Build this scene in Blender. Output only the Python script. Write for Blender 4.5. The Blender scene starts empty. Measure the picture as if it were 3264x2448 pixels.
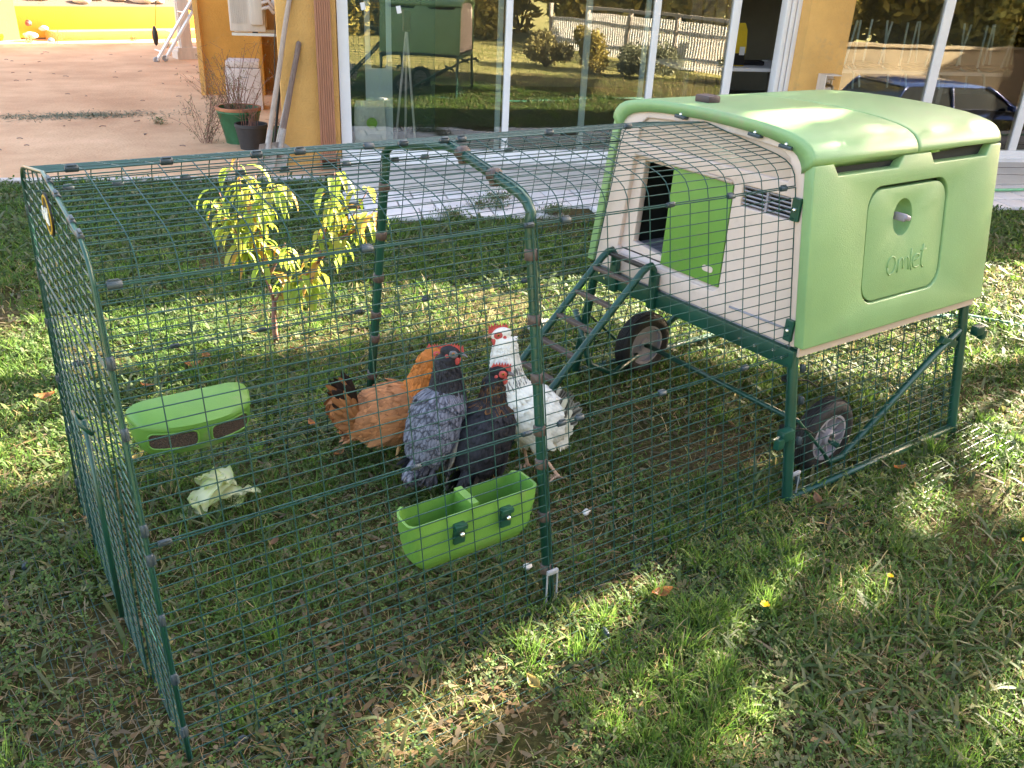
import bpy, bmesh, math, random
import numpy as np
from mathutils import Vector, Matrix
SC = bpy.context.scene
COL = SC.collection
R = math.radians
rng = random.Random(7)
nrg = np.random.default_rng(11)

# ------------------------------------------------------------------ camera
def make_camera():
    f, loc = 2759.05, (-0.2287, -1.8861, 1.4751)
    yaw, pitch, roll = 0.9435024, 0.4477525, 0.0493829
    fw = Vector((math.cos(pitch) * math.cos(yaw), math.cos(pitch) * math.sin(yaw), -math.sin(pitch)))
    rt = Vector((math.sin(yaw), -math.cos(yaw), 0))
    up = rt.cross(fw)
    r2 = rt * math.cos(roll) + up * math.sin(roll)
    u2 = up * math.cos(roll) - rt * math.sin(roll)
    cd = bpy.data.cameras.new('camera')
    cd.sensor_width = 36.0
    cd.lens = 36.0 * f / 3264.0
    cd.clip_start, cd.clip_end = 0.02, 2000
    co = bpy.data.objects.new('camera', cd)
    COL.objects.link(co)
    M = Matrix((r2, u2, -fw)).transposed().to_4x4()
    M.translation = Vector(loc)
    co.matrix_world = M
    SC.camera = co
make_camera()

# ------------------------------------------------------------------ light
SUN_AZ, SUN_EL = R(3.5), R(27.0)          # azimuth from +X towards +Y
SUN = Vector((math.cos(SUN_EL) * math.cos(SUN_AZ), math.cos(SUN_EL) * math.sin(SUN_AZ), math.sin(SUN_EL)))
def make_light():
    w = bpy.data.worlds.new('World')
    SC.world = w
    w.use_nodes = True
    nt = w.node_tree
    bg = nt.nodes['Background']
    sky = nt.nodes.new('ShaderNodeTexSky')
    sky.sky_type = 'NISHITA'
    sky.sun_disc = False
    sky.sun_elevation = SUN_EL
    sky.sun_rotation = R(90) - SUN_AZ      # rotation 0 is +Y, clockwise
    sky.air_density, sky.dust_density, sky.ozone_density = 1.0, 3.0, 1.0
    wb = nt.nodes.new('ShaderNodeMix'); wb.data_type = 'RGBA'; wb.blend_type = 'MULTIPLY'; wb.inputs[0].default_value = 1
    wb.inputs[7].default_value = (1.0, .89, .77, 1)      # hazy warm afternoon sky
    nt.links.new(sky.outputs[0], wb.inputs[6]); nt.links.new(wb.outputs[2], bg.inputs[0])
    bg.inputs[1].default_value = 0.10
    ld = bpy.data.lights.new('sun', 'SUN')
    ld.energy, ld.angle, ld.color = 5.0, R(0.45), (1.0, 0.89, 0.70)
    lo = bpy.data.objects.new('sun', ld)
    COL.objects.link(lo)
    lo.rotation_euler = (-SUN).to_track_quat('-Z', 'Y').to_euler()
    SC.view_settings.view_transform = 'Standard'
    SC.view_settings.look = 'None'
    SC.view_settings.gamma = 1
    SC.view_settings.exposure = 3.55
    SC.view_settings.use_curve_mapping = False
    SC.cycles.max_bounces = 8
    SC.cycles.transparent_max_bounces = 16
    SC.cycles.caustics_reflective = False
    SC.cycles.caustics_refractive = False
    SC.cycles.sample_clamp_indirect = 4
make_light()

# ------------------------------------------------------------------ helpers
class MB:
    def __init__(s):
        s.v, s.f, s.m = [], [], []
    def add(s, vs, fs, m=0):
        o = len(s.v)
        s.v += [tuple(p) for p in vs]
        s.f += [tuple(i + o for i in f) for f in fs]
        s.m += [m] * len(fs)
        return s
    def box(s, c, d, rot=None, m=0, bev=0.0):
        c = Vector(c); x, y, z = (k / 2 for k in d)
        if bev > 0:
            b = min(bev, x * .9, y * .9, z * .9)
            bm = bmesh.new()
            bmesh.ops.create_cube(bm, size=1)
            for v in bm.verts: v.co = Vector((v.co.x * 2 * x, v.co.y * 2 * y, v.co.z * 2 * z))
            bmesh.ops.bevel(bm, geom=bm.edges[:], offset=b, segments=2, profile=.6, affect='EDGES')
            vs = [v.co.copy() for v in bm.verts]; bm.verts.index_update()
            fs = [[v.index for v in f.verts] for f in bm.faces]; bm.free()
        else:
            vs = [Vector((i * x, j * y, k * z)) for i in (-1, 1) for j in (-1, 1) for k in (-1, 1)]
            fs = [(0, 1, 3, 2), (4, 6, 7, 5), (0, 4, 5, 1), (2, 3, 7, 6), (0, 2, 6, 4), (1, 5, 7, 3)]
        if rot is not None: vs = [rot @ v for v in vs]
        return s.add([v + c for v in vs], fs, m)
    def tube(s, pts, r, n=8, m=0, cap=True, closed=False):
        pts = [Vector(p) for p in pts]
        rs = r if isinstance(r, (list, tuple)) else [r] * len(pts)
        L = len(pts); vs = []; prev = None
        for i, p in enumerate(pts):
            if closed: t = pts[(i + 1) % L] - pts[i - 1]
            else: t = pts[min(i + 1, L - 1)] - pts[max(i - 1, 0)]
            t = t.normalized() if t.length > 1e-9 else Vector((0, 0, 1))
            if prev is None:
                a = Vector((0, 0, 1)) if abs(t.z) < .9 else Vector((0, 1, 0))
                u = t.cross(a).normalized()
            else:
                u = (prev - t * prev.dot(t)).normalized()
            prev = u; w = t.cross(u)
            for k in range(n):
                an = 2 * math.pi * (k + .5) / n
                vs.append(p + (u * math.cos(an) + w * math.sin(an)) * rs[i])
        fs = []
        for i in range(L if closed else L - 1):
            j = (i + 1) % L
            for k in range(n):
                k2 = (k + 1) % n
                fs.append((i * n + k, i * n + k2, j * n + k2, j * n + k))
        if cap and not closed:
            fs.append(tuple(range(n - 1, -1, -1))); fs.append(tuple((L - 1) * n + k for k in range(n)))
        return s.add(vs, fs, m)
    def loft(s, rings, m=0, cap=True, closed=True):
        n = len(rings[0]); vs = [p for r_ in rings for p in r_]; fs = []
        for i in range(len(rings) - 1):
            for k in range(n if closed else n - 1):
                k2 = (k + 1) % n
                fs.append((i * n + k, i * n + k2, (i + 1) * n + k2, (i + 1) * n + k))
        if cap and closed:
            fs.append(tuple(range(n - 1, -1, -1))); fs.append(tuple((len(rings) - 1) * n + k for k in range(n)))
        return s.add(vs, fs, m)
    def lathe(s, prof, c=(0, 0, 0), n=24, M=None, m=0, cap=True):
        rings = []
        for r_, z in prof:
            ring = [Vector((r_ * math.cos(2 * math.pi * k / n), r_ * math.sin(2 * math.pi * k / n), z)) for k in range(n)]
            if M is not None: ring = [M @ p for p in ring]
            rings.append([p + Vector(c) for p in ring])
        return s.loft(rings, m, cap)
    def prism(s, outline, ext, m=0):
        """outline: 3D points; ext: extrusion vector"""
        n = len(outline); e = Vector(ext)
        a = [Vector(p) for p in outline]
        vs = a + [p + e for p in a]
        fs = [tuple(range(n - 1, -1, -1)), tuple(range(n, 2 * n))]
        fs += [(i, (i + 1) % n, n + (i + 1) % n, n + i) for i in range(n)]
        return s.add(vs, fs, m)
    def ball(s, c, rad, nu=12, nv=8, m=0, M=None):
        rx, ry, rz = rad if isinstance(rad, (tuple, list)) else (rad,) * 3
        rings = []
        for i in range(nv + 1):
            t = math.pi * (i + .02) / (nv + .04)
            ring = [Vector((rx * math.sin(t) * math.cos(2 * math.pi * k / nu), ry * math.sin(t) * math.sin(2 * math.pi * k / nu), -rz * math.cos(t))) for k in range(nu)]
            if M is not None: ring = [M @ p for p in ring]
            rings.append([p + Vector(c) for p in ring])
        return s.loft(rings, m)
    def build(s, name, mats, parent=None, smooth=False, fix=True, angle=None):
        me = bpy.data.meshes.new(name)
        me.from_pydata(s.v, [], s.f)
        mats = mats if isinstance(mats, (list, tuple)) else [mats]
        for mm in mats: me.materials.append(mm)
        if len(mats) > 1: me.polygons.foreach_set('material_index', s.m)
        if fix:
            bm = bmesh.new(); bm.from_mesh(me)
            bmesh.ops.recalc_face_normals(bm, faces=bm.faces[:])
            bm.to_mesh(me); bm.free()
        if smooth:
            me.polygons.foreach_set('use_smooth', [True] * len(me.polygons))
            if angle is not None:
                me.set_sharp_from_angle(angle=R(angle))
        o = bpy.data.objects.new(name, me)
        COL.objects.link(o)
        if parent is not None: adopt(o, parent)
        return o

def world_of(o):
    M = Matrix.LocRotScale(o.location, o.rotation_euler, o.scale)
    if o.parent is not None: M = world_of(o.parent) @ o.matrix_parent_inverse @ M
    return M
def adopt(o, parent):
    o.parent = parent
    o.matrix_parent_inverse = world_of(parent).inverted()

def tag(o, label=None, cat=None, group=None, kind=None):
    if label: o['label'] = label
    if cat: o['category'] = cat
    if group: o['group'] = group
    if kind: o['kind'] = kind
    return o
def thing(name, loc, label, cat, group=None, rz=0):
    o = bpy.data.objects.new(name, None)
    o.location = loc; o.rotation_euler = (0, 0, rz); o.empty_display_size = .1
    COL.objects.link(o)
    return tag(o, label, cat, group)

# ------------------------------------------------------------------ materials
def mat(name, col, rough=.6, var=.12, scale=8.0, bump=0.0, bscale=60.0, metal=0.0, spec=.5, trans=0.0, attr=None, coat=0.0, col2=None, stretch=None, specks=0.0):
    m = bpy.data.materials.new(name); m.use_nodes = True
    nt = m.node_tree; N = nt.nodes; Lk = nt.links
    b = N['Principled BSDF']
    b.inputs['Roughness'].default_value = rough
    b.inputs['Metallic'].default_value = metal
    b.inputs['Specular IOR Level'].default_value = spec
    b.inputs['Coat Weight'].default_value = coat
    tc = N.new('ShaderNodeTexCoord'); src = tc.outputs['Object']
    if stretch:
        mp = N.new('ShaderNodeMapping'); mp.inputs['Scale'].default_value = stretch
        Lk.new(src, mp.inputs[0]); src = mp.outputs[0]
    if attr:
        at = N.new('ShaderNodeAttribute'); at.attribute_name = attr; csock = at.outputs['Color']
    else:
        nz = N.new('ShaderNodeTexNoise'); nz.inputs['Scale'].default_value = scale; nz.inputs['Detail'].default_value = 6
        nz.inputs['Roughness'].default_value = .65
        Lk.new(src, nz.inputs['Vector'])
        rp = N.new('ShaderNodeValToRGB')
        c1 = [max(0, c * (1 - var)) for c in col]; c2 = list(col2) if col2 else [min(1, c * (1 + var)) for c in col]
        rp.color_ramp.elements[0].position = .32; rp.color_ramp.elements[1].position = .68
        rp.color_ramp.elements[0].color = (*c1, 1); rp.color_ramp.elements[1].color = (*c2, 1)
        Lk.new(nz.outputs['Fac'], rp.inputs[0]); csock = rp.outputs[0]
        mr = N.new('ShaderNodeMapRange'); mr.inputs['To Min'].default_value = max(0.02, rough - .1); mr.inputs['To Max'].default_value = min(1, rough + .1)
        Lk.new(nz.outputs['Fac'], mr.inputs[0]); Lk.new(mr.outputs[0], b.inputs['Roughness'])
    if specks > 0:      # dried mud splashes, dust and scuffs
        ns = N.new('ShaderNodeTexNoise'); ns.inputs['Scale'].default_value = 26; ns.inputs['Detail'].default_value = 7; ns.inputs['Roughness'].default_value = .7
        nl = N.new('ShaderNodeTexNoise'); nl.inputs['Scale'].default_value = 3.2; nl.inputs['Detail'].default_value = 3
        Lk.new(src, ns.inputs['Vector']); Lk.new(src, nl.inputs['Vector'])
        mu = N.new('ShaderNodeMath'); mu.operation = 'MULTIPLY'; Lk.new(ns.outputs['Fac'], mu.inputs[0]); Lk.new(nl.outputs['Fac'], mu.inputs[1])
        rs = N.new('ShaderNodeValToRGB'); rs.color_ramp.elements[0].position = .30; rs.color_ramp.elements[1].position = .46
        rs.color_ramp.elements[0].color = (0, 0, 0, 1); rs.color_ramp.elements[1].color = (specks,) * 3 + (1,)
        Lk.new(mu.outputs[0], rs.inputs[0]); mxs = N.new('ShaderNodeMix'); mxs.data_type = 'RGBA'
        Lk.new(rs.outputs[0], mxs.inputs[0]); Lk.new(csock, mxs.inputs[6]); mxs.inputs[7].default_value = (.30, .245, .17, 1); csock = mxs.outputs[2]
    Lk.new(csock, b.inputs['Base Color'])
    if bump > 0:
        n2 = N.new('ShaderNodeTexNoise'); n2.inputs['Scale'].default_value = bscale; n2.inputs['Detail'].default_value = 5
        Lk.new(src, n2.inputs['Vector'])
        bp = N.new('ShaderNodeBump'); bp.inputs['Strength'].default_value = bump; bp.inputs['Distance'].default_value = .01
        Lk.new(n2.outputs['Fac'], bp.inputs['Height']); Lk.new(bp.outputs[0], b.inputs['Normal'])
    if trans > 0:
        tr = N.new('ShaderNodeBsdfTranslucent'); mx = N.new('ShaderNodeMixShader'); mx.inputs[0].default_value = trans
        Lk.new(csock, tr.inputs[0]); Lk.new(b.outputs[0], mx.inputs[1]); Lk.new(tr.outputs[0], mx.inputs[2])
        Lk.new(mx.outputs[0], N['Material Output'].inputs[0])
    return m

def glass_mat(name, tint, base, gain):
    m = bpy.data.materials.new(name); m.use_nodes = True
    nt = m.node_tree; N = nt.nodes; Lk = nt.links; N.remove(N['Principled BSDF'])
    t = N.new('ShaderNodeBsdfTransparent'); t.inputs[0].default_value = (*tint, 1)
    g = N.new('ShaderNodeBsdfGlossy'); g.inputs['Roughness'].default_value = 0.004; g.inputs[0].default_value = (1, .97, .9, 1)
    fr = N.new('ShaderNodeFresnel'); fr.inputs[0].default_value = 1.5
    ma = N.new('ShaderNodeMath'); ma.operation = 'MULTIPLY_ADD'; ma.inputs[1].default_value = gain; ma.inputs[2].default_value = base
    Lk.new(fr.outputs[0], ma.inputs[0])
    mx = N.new('ShaderNodeMixShader'); Lk.new(ma.outputs[0], mx.inputs[0]); Lk.new(t.outputs[0], mx.inputs[1]); Lk.new(g.outputs[0], mx.inputs[2])
    # faint wavy unevenness of old float glass
    tc = N.new('ShaderNodeTexCoord'); nz = N.new('ShaderNodeTexNoise'); nz.inputs['Scale'].default_value = 1.6
    bp = N.new('ShaderNodeBump'); bp.inputs['Strength'].default_value = .016; bp.inputs['Distance'].default_value = .05
    Lk.new(tc.outputs['Object'], nz.inputs['Vector']); Lk.new(nz.outputs['Fac'], bp.inputs['Height']); Lk.new(bp.outputs[0], g.inputs['Normal'])
    Lk.new(mx.outputs[0], N['Material Output'].inputs[0])
    return m

M = {}
M['wire'] = mat('green_coated_wire', (.007, .050, .043), .45, .25, 20, spec=.5)
M['tube'] = mat('green_painted_steel', (.007, .055, .036), .33, .25, 6, spec=.6)
M['clip'] = mat('grey_plastic_clip', (.032, .048, .058), .45, .2, 30)
M['clipcap'] = mat('brown_grey_plastic', (.09, .06, .05), .5, .2, 30)
M['green'] = mat('apple_green_plastic', (.135, .29, .048), .42, .07, 5, .10, 340, spec=.45, specks=.5)
M['shell'] = mat('soft_green_plastic', (.215, .355, .15), .36, .08, 4, .16, 300, spec=.5, specks=.38)
M['pink'] = mat('pale_pink_plastic', (.66, .52, .465), .5, .05, 3, .08, 260, specks=.35)
M['pinkdark'] = mat('beige_plastic', (.55, .43, .36), .5, .05, 3, .06, 260)
M['tray'] = mat('grey_lilac_plastic', (.28, .26, .30), .4, .15, 9)
M['rubber'] = mat('black_rubber', (.018, .015, .015), .7, .3, 20, .2, 90)
M['rim'] = mat('grey_plastic_rim', (.34, .30, .32), .45, .15, 12)
M['steel'] = mat('bright_steel', (.75, .75, .72), .25, .1, 20, metal=1)
M['knob'] = mat('dark_maroon_plastic', (.055, .03, .035), .5, .2, 20)
M['lilac'] = mat('lilac_grey_plastic', (.30, .26, .32), .45, .12, 30)
M['dark'] = mat('painted_hollow_shade', (.01, .012, .01), .8, .2, 5)  # near black, the shade of hollows put into the colour
M['seed'] = mat('seed_feed', (.07, .045, .03), .9, .6, 220, .8, 240)
M['stucco'] = mat('ochre_stucco', (.66, .37, .125), .92, .14, 1.8, .7, 70, spec=.1, specks=.3)
M['stuccod'] = mat('deep_ochre_stucco', (.58, .29, .07), .92, .15, 1.8, .6, 70, spec=.1, specks=.3)
M['yellow'] = mat('yellow_render', (.72, .40, .06), .9, .08, 1.5, .3, 50, spec=.1)
M['white'] = mat('white_painted_aluminium', (.78, .74, .75), .35, .04, 4)
M['sill'] = mat('white_sill', (.74, .70, .71), .6, .06, 5)
M['pipe'] = mat('copper_brown_pipe', (.36, .155, .09), .45, .15, 6, stretch=(6, 6, 1))
M['apron'] = mat('pale_concrete', (.56, .50, .46), .85, .12, 2.2, .25, 40, spec=.2)
M['paver'] = mat('pale_paver', (.66, .60, .60), .85, .08, 6, .25, 50, spec=.2)
M['kerb'] = mat('grey_kerb', (.50, .44, .41), .85, .15, 6, .3, 40)
M['sand'] = mat('sandy_yard', (.60, .355, .215), .95, .13, 1.1, .7, 55, spec=.1)
M['int'] = mat('interior_wall', (.24, .22, .19), .9, .2, 1)
M['intfloor'] = mat('interior_floor', (.13, .11, .09), .6, .2, 2)
M['roof'] = mat('terracotta_roof', (.34, .15, .08), .85, .25, 4, .4, 20)
M['bark'] = mat('grey_brown_bark', (.16, .11, .08), .9, .35, 14, .7, 50)
M['redbark'] = mat('reddish_bark', (.22, .10, .07), .8, .35, 40, .4, 120)
M['leafc'] = mat('leaf_colours', (1, 1, 1), .5, attr='col', trans=.45, spec=.35)
M['grassc'] = mat('grass_colours', (1, 1, 1), .6, attr='col', trans=.5, spec=.25)
M['feather'] = mat('feather_colours', (1, 1, 1), .62, attr='col', spec=.25)
M['comb'] = mat('red_comb', (.52, .07, .06), .55, .25, 90, .3, 200)
M['beak'] = mat('horn_beak', (.42, .27, .17), .45, .3, 60)
M['greybeak'] = mat('grey_beak', (.16, .14, .15), .45, .3, 60)
M['eye'] = mat('amber_eye', (.35, .12, .02), .15, .2, 60)
M['pupil'] = mat('black_pupil', (.004, .004, .004), .1, 0, 1)
M['cabbage'] = mat('cabbage_leaf', (.62, .66, .36), .5, .18, 24, .35, 45, trans=.25)
M['alu'] = mat('aluminium', (.72, .69, .68), .38, .08, 10, metal=.35)
M['acwhite'] = mat('aged_white_casing', (.62, .52, .45), .55, .10, 3, stretch=(8, 8, 1))
M['boxwhite'] = mat('dusty_white_casing', (.60, .50, .47), .6, .14, 5)
M['potgreen'] = mat('green_glazed_pot', (.035, .13, .06), .45, .3, 7)
M['terra'] = mat('terracotta', (.46, .18, .09), .8, .2, 9)
M['potblack'] = mat('black_plastic_pot', (.03, .026, .028), .6, .3, 9)
M['soil'] = mat('dry_soil', (.085, .055, .038), .95, .4, 30, .8, 60)
M['wood'] = mat('weathered_wood', (.42, .31, .25), .8, .2, 10, .4, 60, stretch=(10, 10, 1))
M['woodd'] = mat('dark_weathered_wood', (.21, .14, .115), .85, .25, 10, .4, 60, stretch=(10, 10, 1))
M['spade'] = mat('worn_grey_steel', (.36, .31, .29), .55, .3, 14, metal=.4)
M['brass'] = mat('aged_brass', (.30, .22, .12), .4, .3, 20, metal=.8)
M['hose'] = mat('green_hose', (.16, .42, .22), .45, .15, 20)
M['hosed'] = mat('dark_green_hose', (.03, .16, .11), .45, .2, 20)
M['black'] = mat('black_plastic', (.015, .014, .016), .4, .2, 20)
M['grey'] = mat('mid_grey_metal', (.30, .30, .31), .45, .15, 8)
M['bluewhite'] = mat('pale_blue_enamel', (.62, .72, .76), .4, .06, 4)
M['darkgreen'] = mat('dark_green_board', (.02, .05, .04), .5, .2, 4)
M['plasticbag'] = mat('translucent_sack', (.72, .70, .66), .4, .2, 6, .2, 14)
M['lime'] = mat('lime_print', (.30, .55, .08), .5, .1, 20)
M['bagyellow'] = mat('yellow_sack', (.70, .47, .02), .45, .1, 10)
M['car'] = mat('blue_car_paint', (.02, .04, .15), .25, .08, 4, coat=.8, metal=.3)
M['carglass'] = mat('dark_car_glass', (.015, .018, .022), .08, 0, 1, spec=.8)
M['fence'] = mat('white_fence_paint', (.66, .62, .58), .7, .12, 5)
M['fencegrey'] = mat('weathered_fence_rail', (.36, .30, .26), .8, .2, 5)
M['bushc'] = mat('bush_colours', (1, 1, 1), .7, attr='col', trans=.25, spec=.2)
M['stone'] = mat('pale_stone', (.48, .40, .34), .9, .2, 8, .5, 25)
M['bagwhite'] = mat('white_bag', (.72, .66, .62), .5, .1, 15)
M['redcloth'] = mat('dark_red_plastic', (.20, .06, .05), .6, .2, 15)
M['bluebag'] = mat('blue_print', (.25, .38, .45), .5, .1, 15)
M['glass'] = glass_mat('window_glass', (.92, .95, .93), .10, 1.0)
M['signblack'] = mat('black_enamel', (.012, .012, .014), .35, .1, 20)
M['signyellow'] = mat('yellow_enamel', (.75, .45, .03), .35, .1, 20)
M['signwhite'] = mat('white_enamel', (.8, .8, .78), .35, .05, 20)
M['dandelion'] = mat('dandelion_yellow', (.80, .52, .01), .6, .1, 60)

# ------------------------------------------------------------------ house frame: local x along the facade, y into the house
HO = Vector((2.535, 4.583, 0)); HA = R(-21.5)
HM = Matrix.Translation(HO) @ Matrix.Rotation(HA, 4, 'Z')
def H(u, d, z=0.0):
    """facade u, depth into house d (negative = towards the lawn)"""
    return HM @ Vector((u, d, z))
def lbuild(mb, name, mats, parent, smooth=False, angle=None):
    o = mb.build(name, mats, None, smooth, True, angle)
    o.parent = parent
    return o

# ------------------------------------------------------------------ ground sheets
def sheet(name, pts, z, m, thick=0.0):
    mb = MB()
    if thick: mb.prism([(p[0], p[1], z - thick) for p in pts], (0, 0, thick))
    else: mb.add([(p[0], p[1], z) for p in pts], [tuple(range(len(pts)))])
    o = mb.build(name, m)
    return tag(o, kind='structure')

def lawn_material():
    m = bpy.data.materials.new('lawn_soil'); m.use_nodes = True
    nt = m.node_tree; N = nt.nodes; Lk = nt.links; b = N['Principled BSDF']
    b.inputs['Roughness'].default_value = .95; b.inputs['Specular IOR Level'].default_value = .1
    tc = N.new('ShaderNodeTexCoord')
    n1 = N.new('ShaderNodeTexNoise'); n1.inputs['Scale'].default_value = 1.7; n1.inputs['Detail'].default_value = 8
    n2 = N.new('ShaderNodeTexNoise'); n2.inputs['Scale'].default_value = 55; n2.inputs['Detail'].default_value = 6; n2.inputs['Roughness'].default_value = .75
    Lk.new(tc.outputs['Object'], n1.inputs[0]); Lk.new(tc.outputs['Object'], n2.inputs[0])
    r1 = N.new('ShaderNodeValToRGB'); e = r1.color_ramp.elements
    e[0].position = .38; e[1].position = .62; e[0].color = (.050, .062, .020, 1); e[1].color = (.105, .085, .045, 1)
    r2 = N.new('ShaderNodeValToRGB'); e = r2.color_ramp.elements
    e[0].position = .3; e[1].position = .72; e[0].color = (.25, .22, .18, 1); e[1].color = (1.5, 1.4, 1.2, 1)
    Lk.new(n1.outputs['Fac'], r1.inputs[0]); Lk.new(n2.outputs['Fac'], r2.inputs[0])
    mx = N.new('ShaderNodeMix'); mx.data_type = 'RGBA'; mx.blend_type = 'MULTIPLY'; mx.inputs[0].default_value = 1
    Lk.new(r1.outputs[0], mx.inputs[6]); Lk.new(r2.outputs[0], mx.inputs[7]); Lk.new(mx.outputs[2], b.inputs['Base Color'])
    bp = N.new('ShaderNodeBump'); bp.inputs['Strength'].default_value = .9; bp.inputs['Distance'].default_value = .02
    Lk.new(n2.outputs['Fac'], bp.inputs['Height']); Lk.new(bp.outputs[0], b.inputs['Normal'])
    return m
M['lawn'] = lawn_material()
M['sand'] = mat('sandy_yard', (.60, .335, .19), .95, .2, .9, .9, 38, spec=.1, col2=(.73, .455, .28))
M['rearlawn'] = mat('dry_sunlit_lawn', (.22, .23, .07), .95, .2, 1.3, .8, 30, spec=.1, col2=(.38, .32, .14))  # dry lawn, lightened so sunlight in its colour brightens the window reflections
def sstep(t): t = min(1, max(0, t)); return t * t * (3 - 2 * t)
def local_uN(x, y):
    dx, dy = x - HO.x, y - HO.y; c, s = math.cos(HA), math.sin(HA)
    return dx * c + dy * s, dx * s - dy * c
def ground_z(x, y):
    u, n = local_uN(x, y)          # the lawn falls to a lower drive in front of the right hand windows
    return -1.05 * sstep((u - 7.2) / 1.1) * sstep((n - 2.6) / 1.5) * (1 - sstep((n - 8.2) / 1.6)) * (1 - sstep((u - 26) / 6))
def ground():
    xs = [-400, -120, -40, -16] + [-8 + .5 * i for i in range(97)] + [60, 130, 400]
    ys_ = [-400, -120, -50, -26] + [-18 + .5 * i for i in range(69)] + [30, 60, 130, 400]
    mb = MB(); nx, ny = len(xs), len(ys_)
    V = [(x, y, ground_z(x, y)) for y in ys_ for x in xs]; F = []; mi = []
    for j in range(ny - 1):
        for i in range(nx - 1):
            F.append((j * nx + i, j * nx + i + 1, (j + 1) * nx + i + 1, (j + 1) * nx + i))
            mi.append(1 if local_uN((xs[i] + xs[i + 1]) / 2, (ys_[j] + ys_[j + 1]) / 2)[1] > 6.7 else 0)
    mb.v, mb.f, mb.m = V, F, mi
    tag(mb.build('ground', [M['lawn'], M['rearlawn']], smooth=True), kind='structure')
ground()
# sandy yard on the left of the house (local coordinates of the house)
yard = [H(-60, -.36), H(-1.17, -.54), H(.10, -.30), H(.0, 20), H(12, 20), H(12, 60), H(-60, 60)]
ys = [Vector((p.x, p.y, 0)) for p in yard]
sheet('sandy_yard', ys, .006, M['sand'])
# kerb strip between the yard and the lawn
kb = MB()
for i in range(16):
    u0 = -9 + i * .6
    a, b_ = u0, u0 + .585
    d0 = -.42 if u0 < -1.2 else -.50
    kb.box(H((a + b_) / 2, -.50 + .02 * rng.random(), .014), (.585, .085, .028), HM.to_3x3(), bev=.006)
tag(kb.build('kerb', M['kerb']), kind='structure')

# concrete apron and pavers along the facade
sheet('concrete_apron', [H(.12, -.92), H(30, -.92), H(30, .05), H(.12, .05)], .03, M['apron'], .028)
sheet('concrete_apron', [H(.12, -.06), H(30, -.06), H(30, .05), H(.12, .05)], .060, M['sill'], .03)
pv = MB()
for i in range(100):
    for j in range(3):
        u = .20 + i * .235 + (.117 if j % 2 else 0); d = -1.06 - j * .235
        if j == 2 and rng.random() < .12: continue
        if rng.random() < .02: continue
        Mr = HM.to_3x3() @ Matrix.Rotation(rng.uniform(-.015, .015), 3, 'Z')
        pv.box(H(u, d, .010 + rng.uniform(-.003, .004)), (.224, .224, .03), Mr, bev=.005)
tag(pv.build('paved_path', M['paver'], smooth=True, angle=40), kind='structure')
# cracks in the apron
cr = MB()
for u0, u1, d0, d1 in ((5.2, 7.4, -.50, -.78), (.15, 9.0, -.30, -.30)):
    pts = []
    for i in range(60):
        t = i / 59
        pts.append(H(u0 + (u1 - u0) * t, d0 + (d1 - d0) * t + rng.uniform(-.012, .012) * (1 if d0 != d1 else .1), .0305))
    cr.tube(pts, .0035, 4)
tag(cr.build('apron_cracks', M['soil']), kind='structure')

# ------------------------------------------------------------------ house
house = thing('house', HO, 'ochre stucco house with white sliding windows facing the lawn', 'house', rz=HA)
def hbox(mb, u0, u1, d0, d1, z0, z1, bev=0.0, m=0):
    mb.box(((u0 + u1) / 2, (d0 + d1) / 2, (z0 + z1) / 2), (u1 - u0, d1 - d0, z1 - z0), None, m, bev)
w = MB()
hbox(w, -.30, .14, 0, .25, -.1, 2.76, .03)
hbox(w, -.30, -.06, .25, .40, -.1, 2.75); hbox(w, -.30, -.06, 1.75, 11.4, -.1, 2.75); hbox(w, -.299, -.061, .40, 1.75, -.1, .5); hbox(w, -.299, -.061, .40, 1.75, 2.3, 2.75)  # unseen side opening, added to let daylight onto the things inside
hbox(w, .14, 16, 0.003, .24, 2.25, 2.74)
hbox(w, 7.9, 8.3, 0, .25, .1, 2.25); hbox(w, 12.2, 16, 0, .25, .1, 2.25)
hbox(w, -.06, 15.8, 11.2, 11.4, -.1, 2.75)
hbox(w, 15.8, 16, .24, 11.4, -.1, 2.75)
hbox(w, -.297, 16, 3, 11.39, 2.76, 5.5)  # unseen upper storey, added so its shadow covers the sandy yard
lbuild(w, 'wall', M['stucco'], house, True, 40)
w = MB(); hbox(w, 3.925, 4.335, -.13, .25, .03, 2.30, .02)
lbuild(w, 'pillar', M['stucco'], house, True, 40)
rf = MB()
rf.prism([(-.5, -.4, 2.86), (-.5, 3.2, 3.5), (-.5, 3.2, 3.62), (-.5, -.4, 3.0)], (16.9, 0, 0))
rf.prism([(-.7, 2.6, 5.5), (-.7, 7.2, 6.7), (-.7, 11.8, 5.5), (-.7, 11.8, 5.4), (-.7, 2.6, 5.4)], (17.2, 0, 0))
lbuild(rf, 'roof', M['roof'], house)
ei = MB()
hbox(ei, -.05, 15.8, .26, 11.1, -.05, .075)
lbuild(ei, 'floor', M['intfloor'], house)
ei = MB(); hbox(ei, -.05, 15.8, 4.6, 4.75, .075, 2.7); hbox(ei, 4.15, 4.27, 2.6, 4.6, .08, 2.7); hbox(ei, -.05, 15.8, .26, 4.6, 2.60, 2.7)
lbuild(ei, 'interior_wall', M['int'], house)
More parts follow.
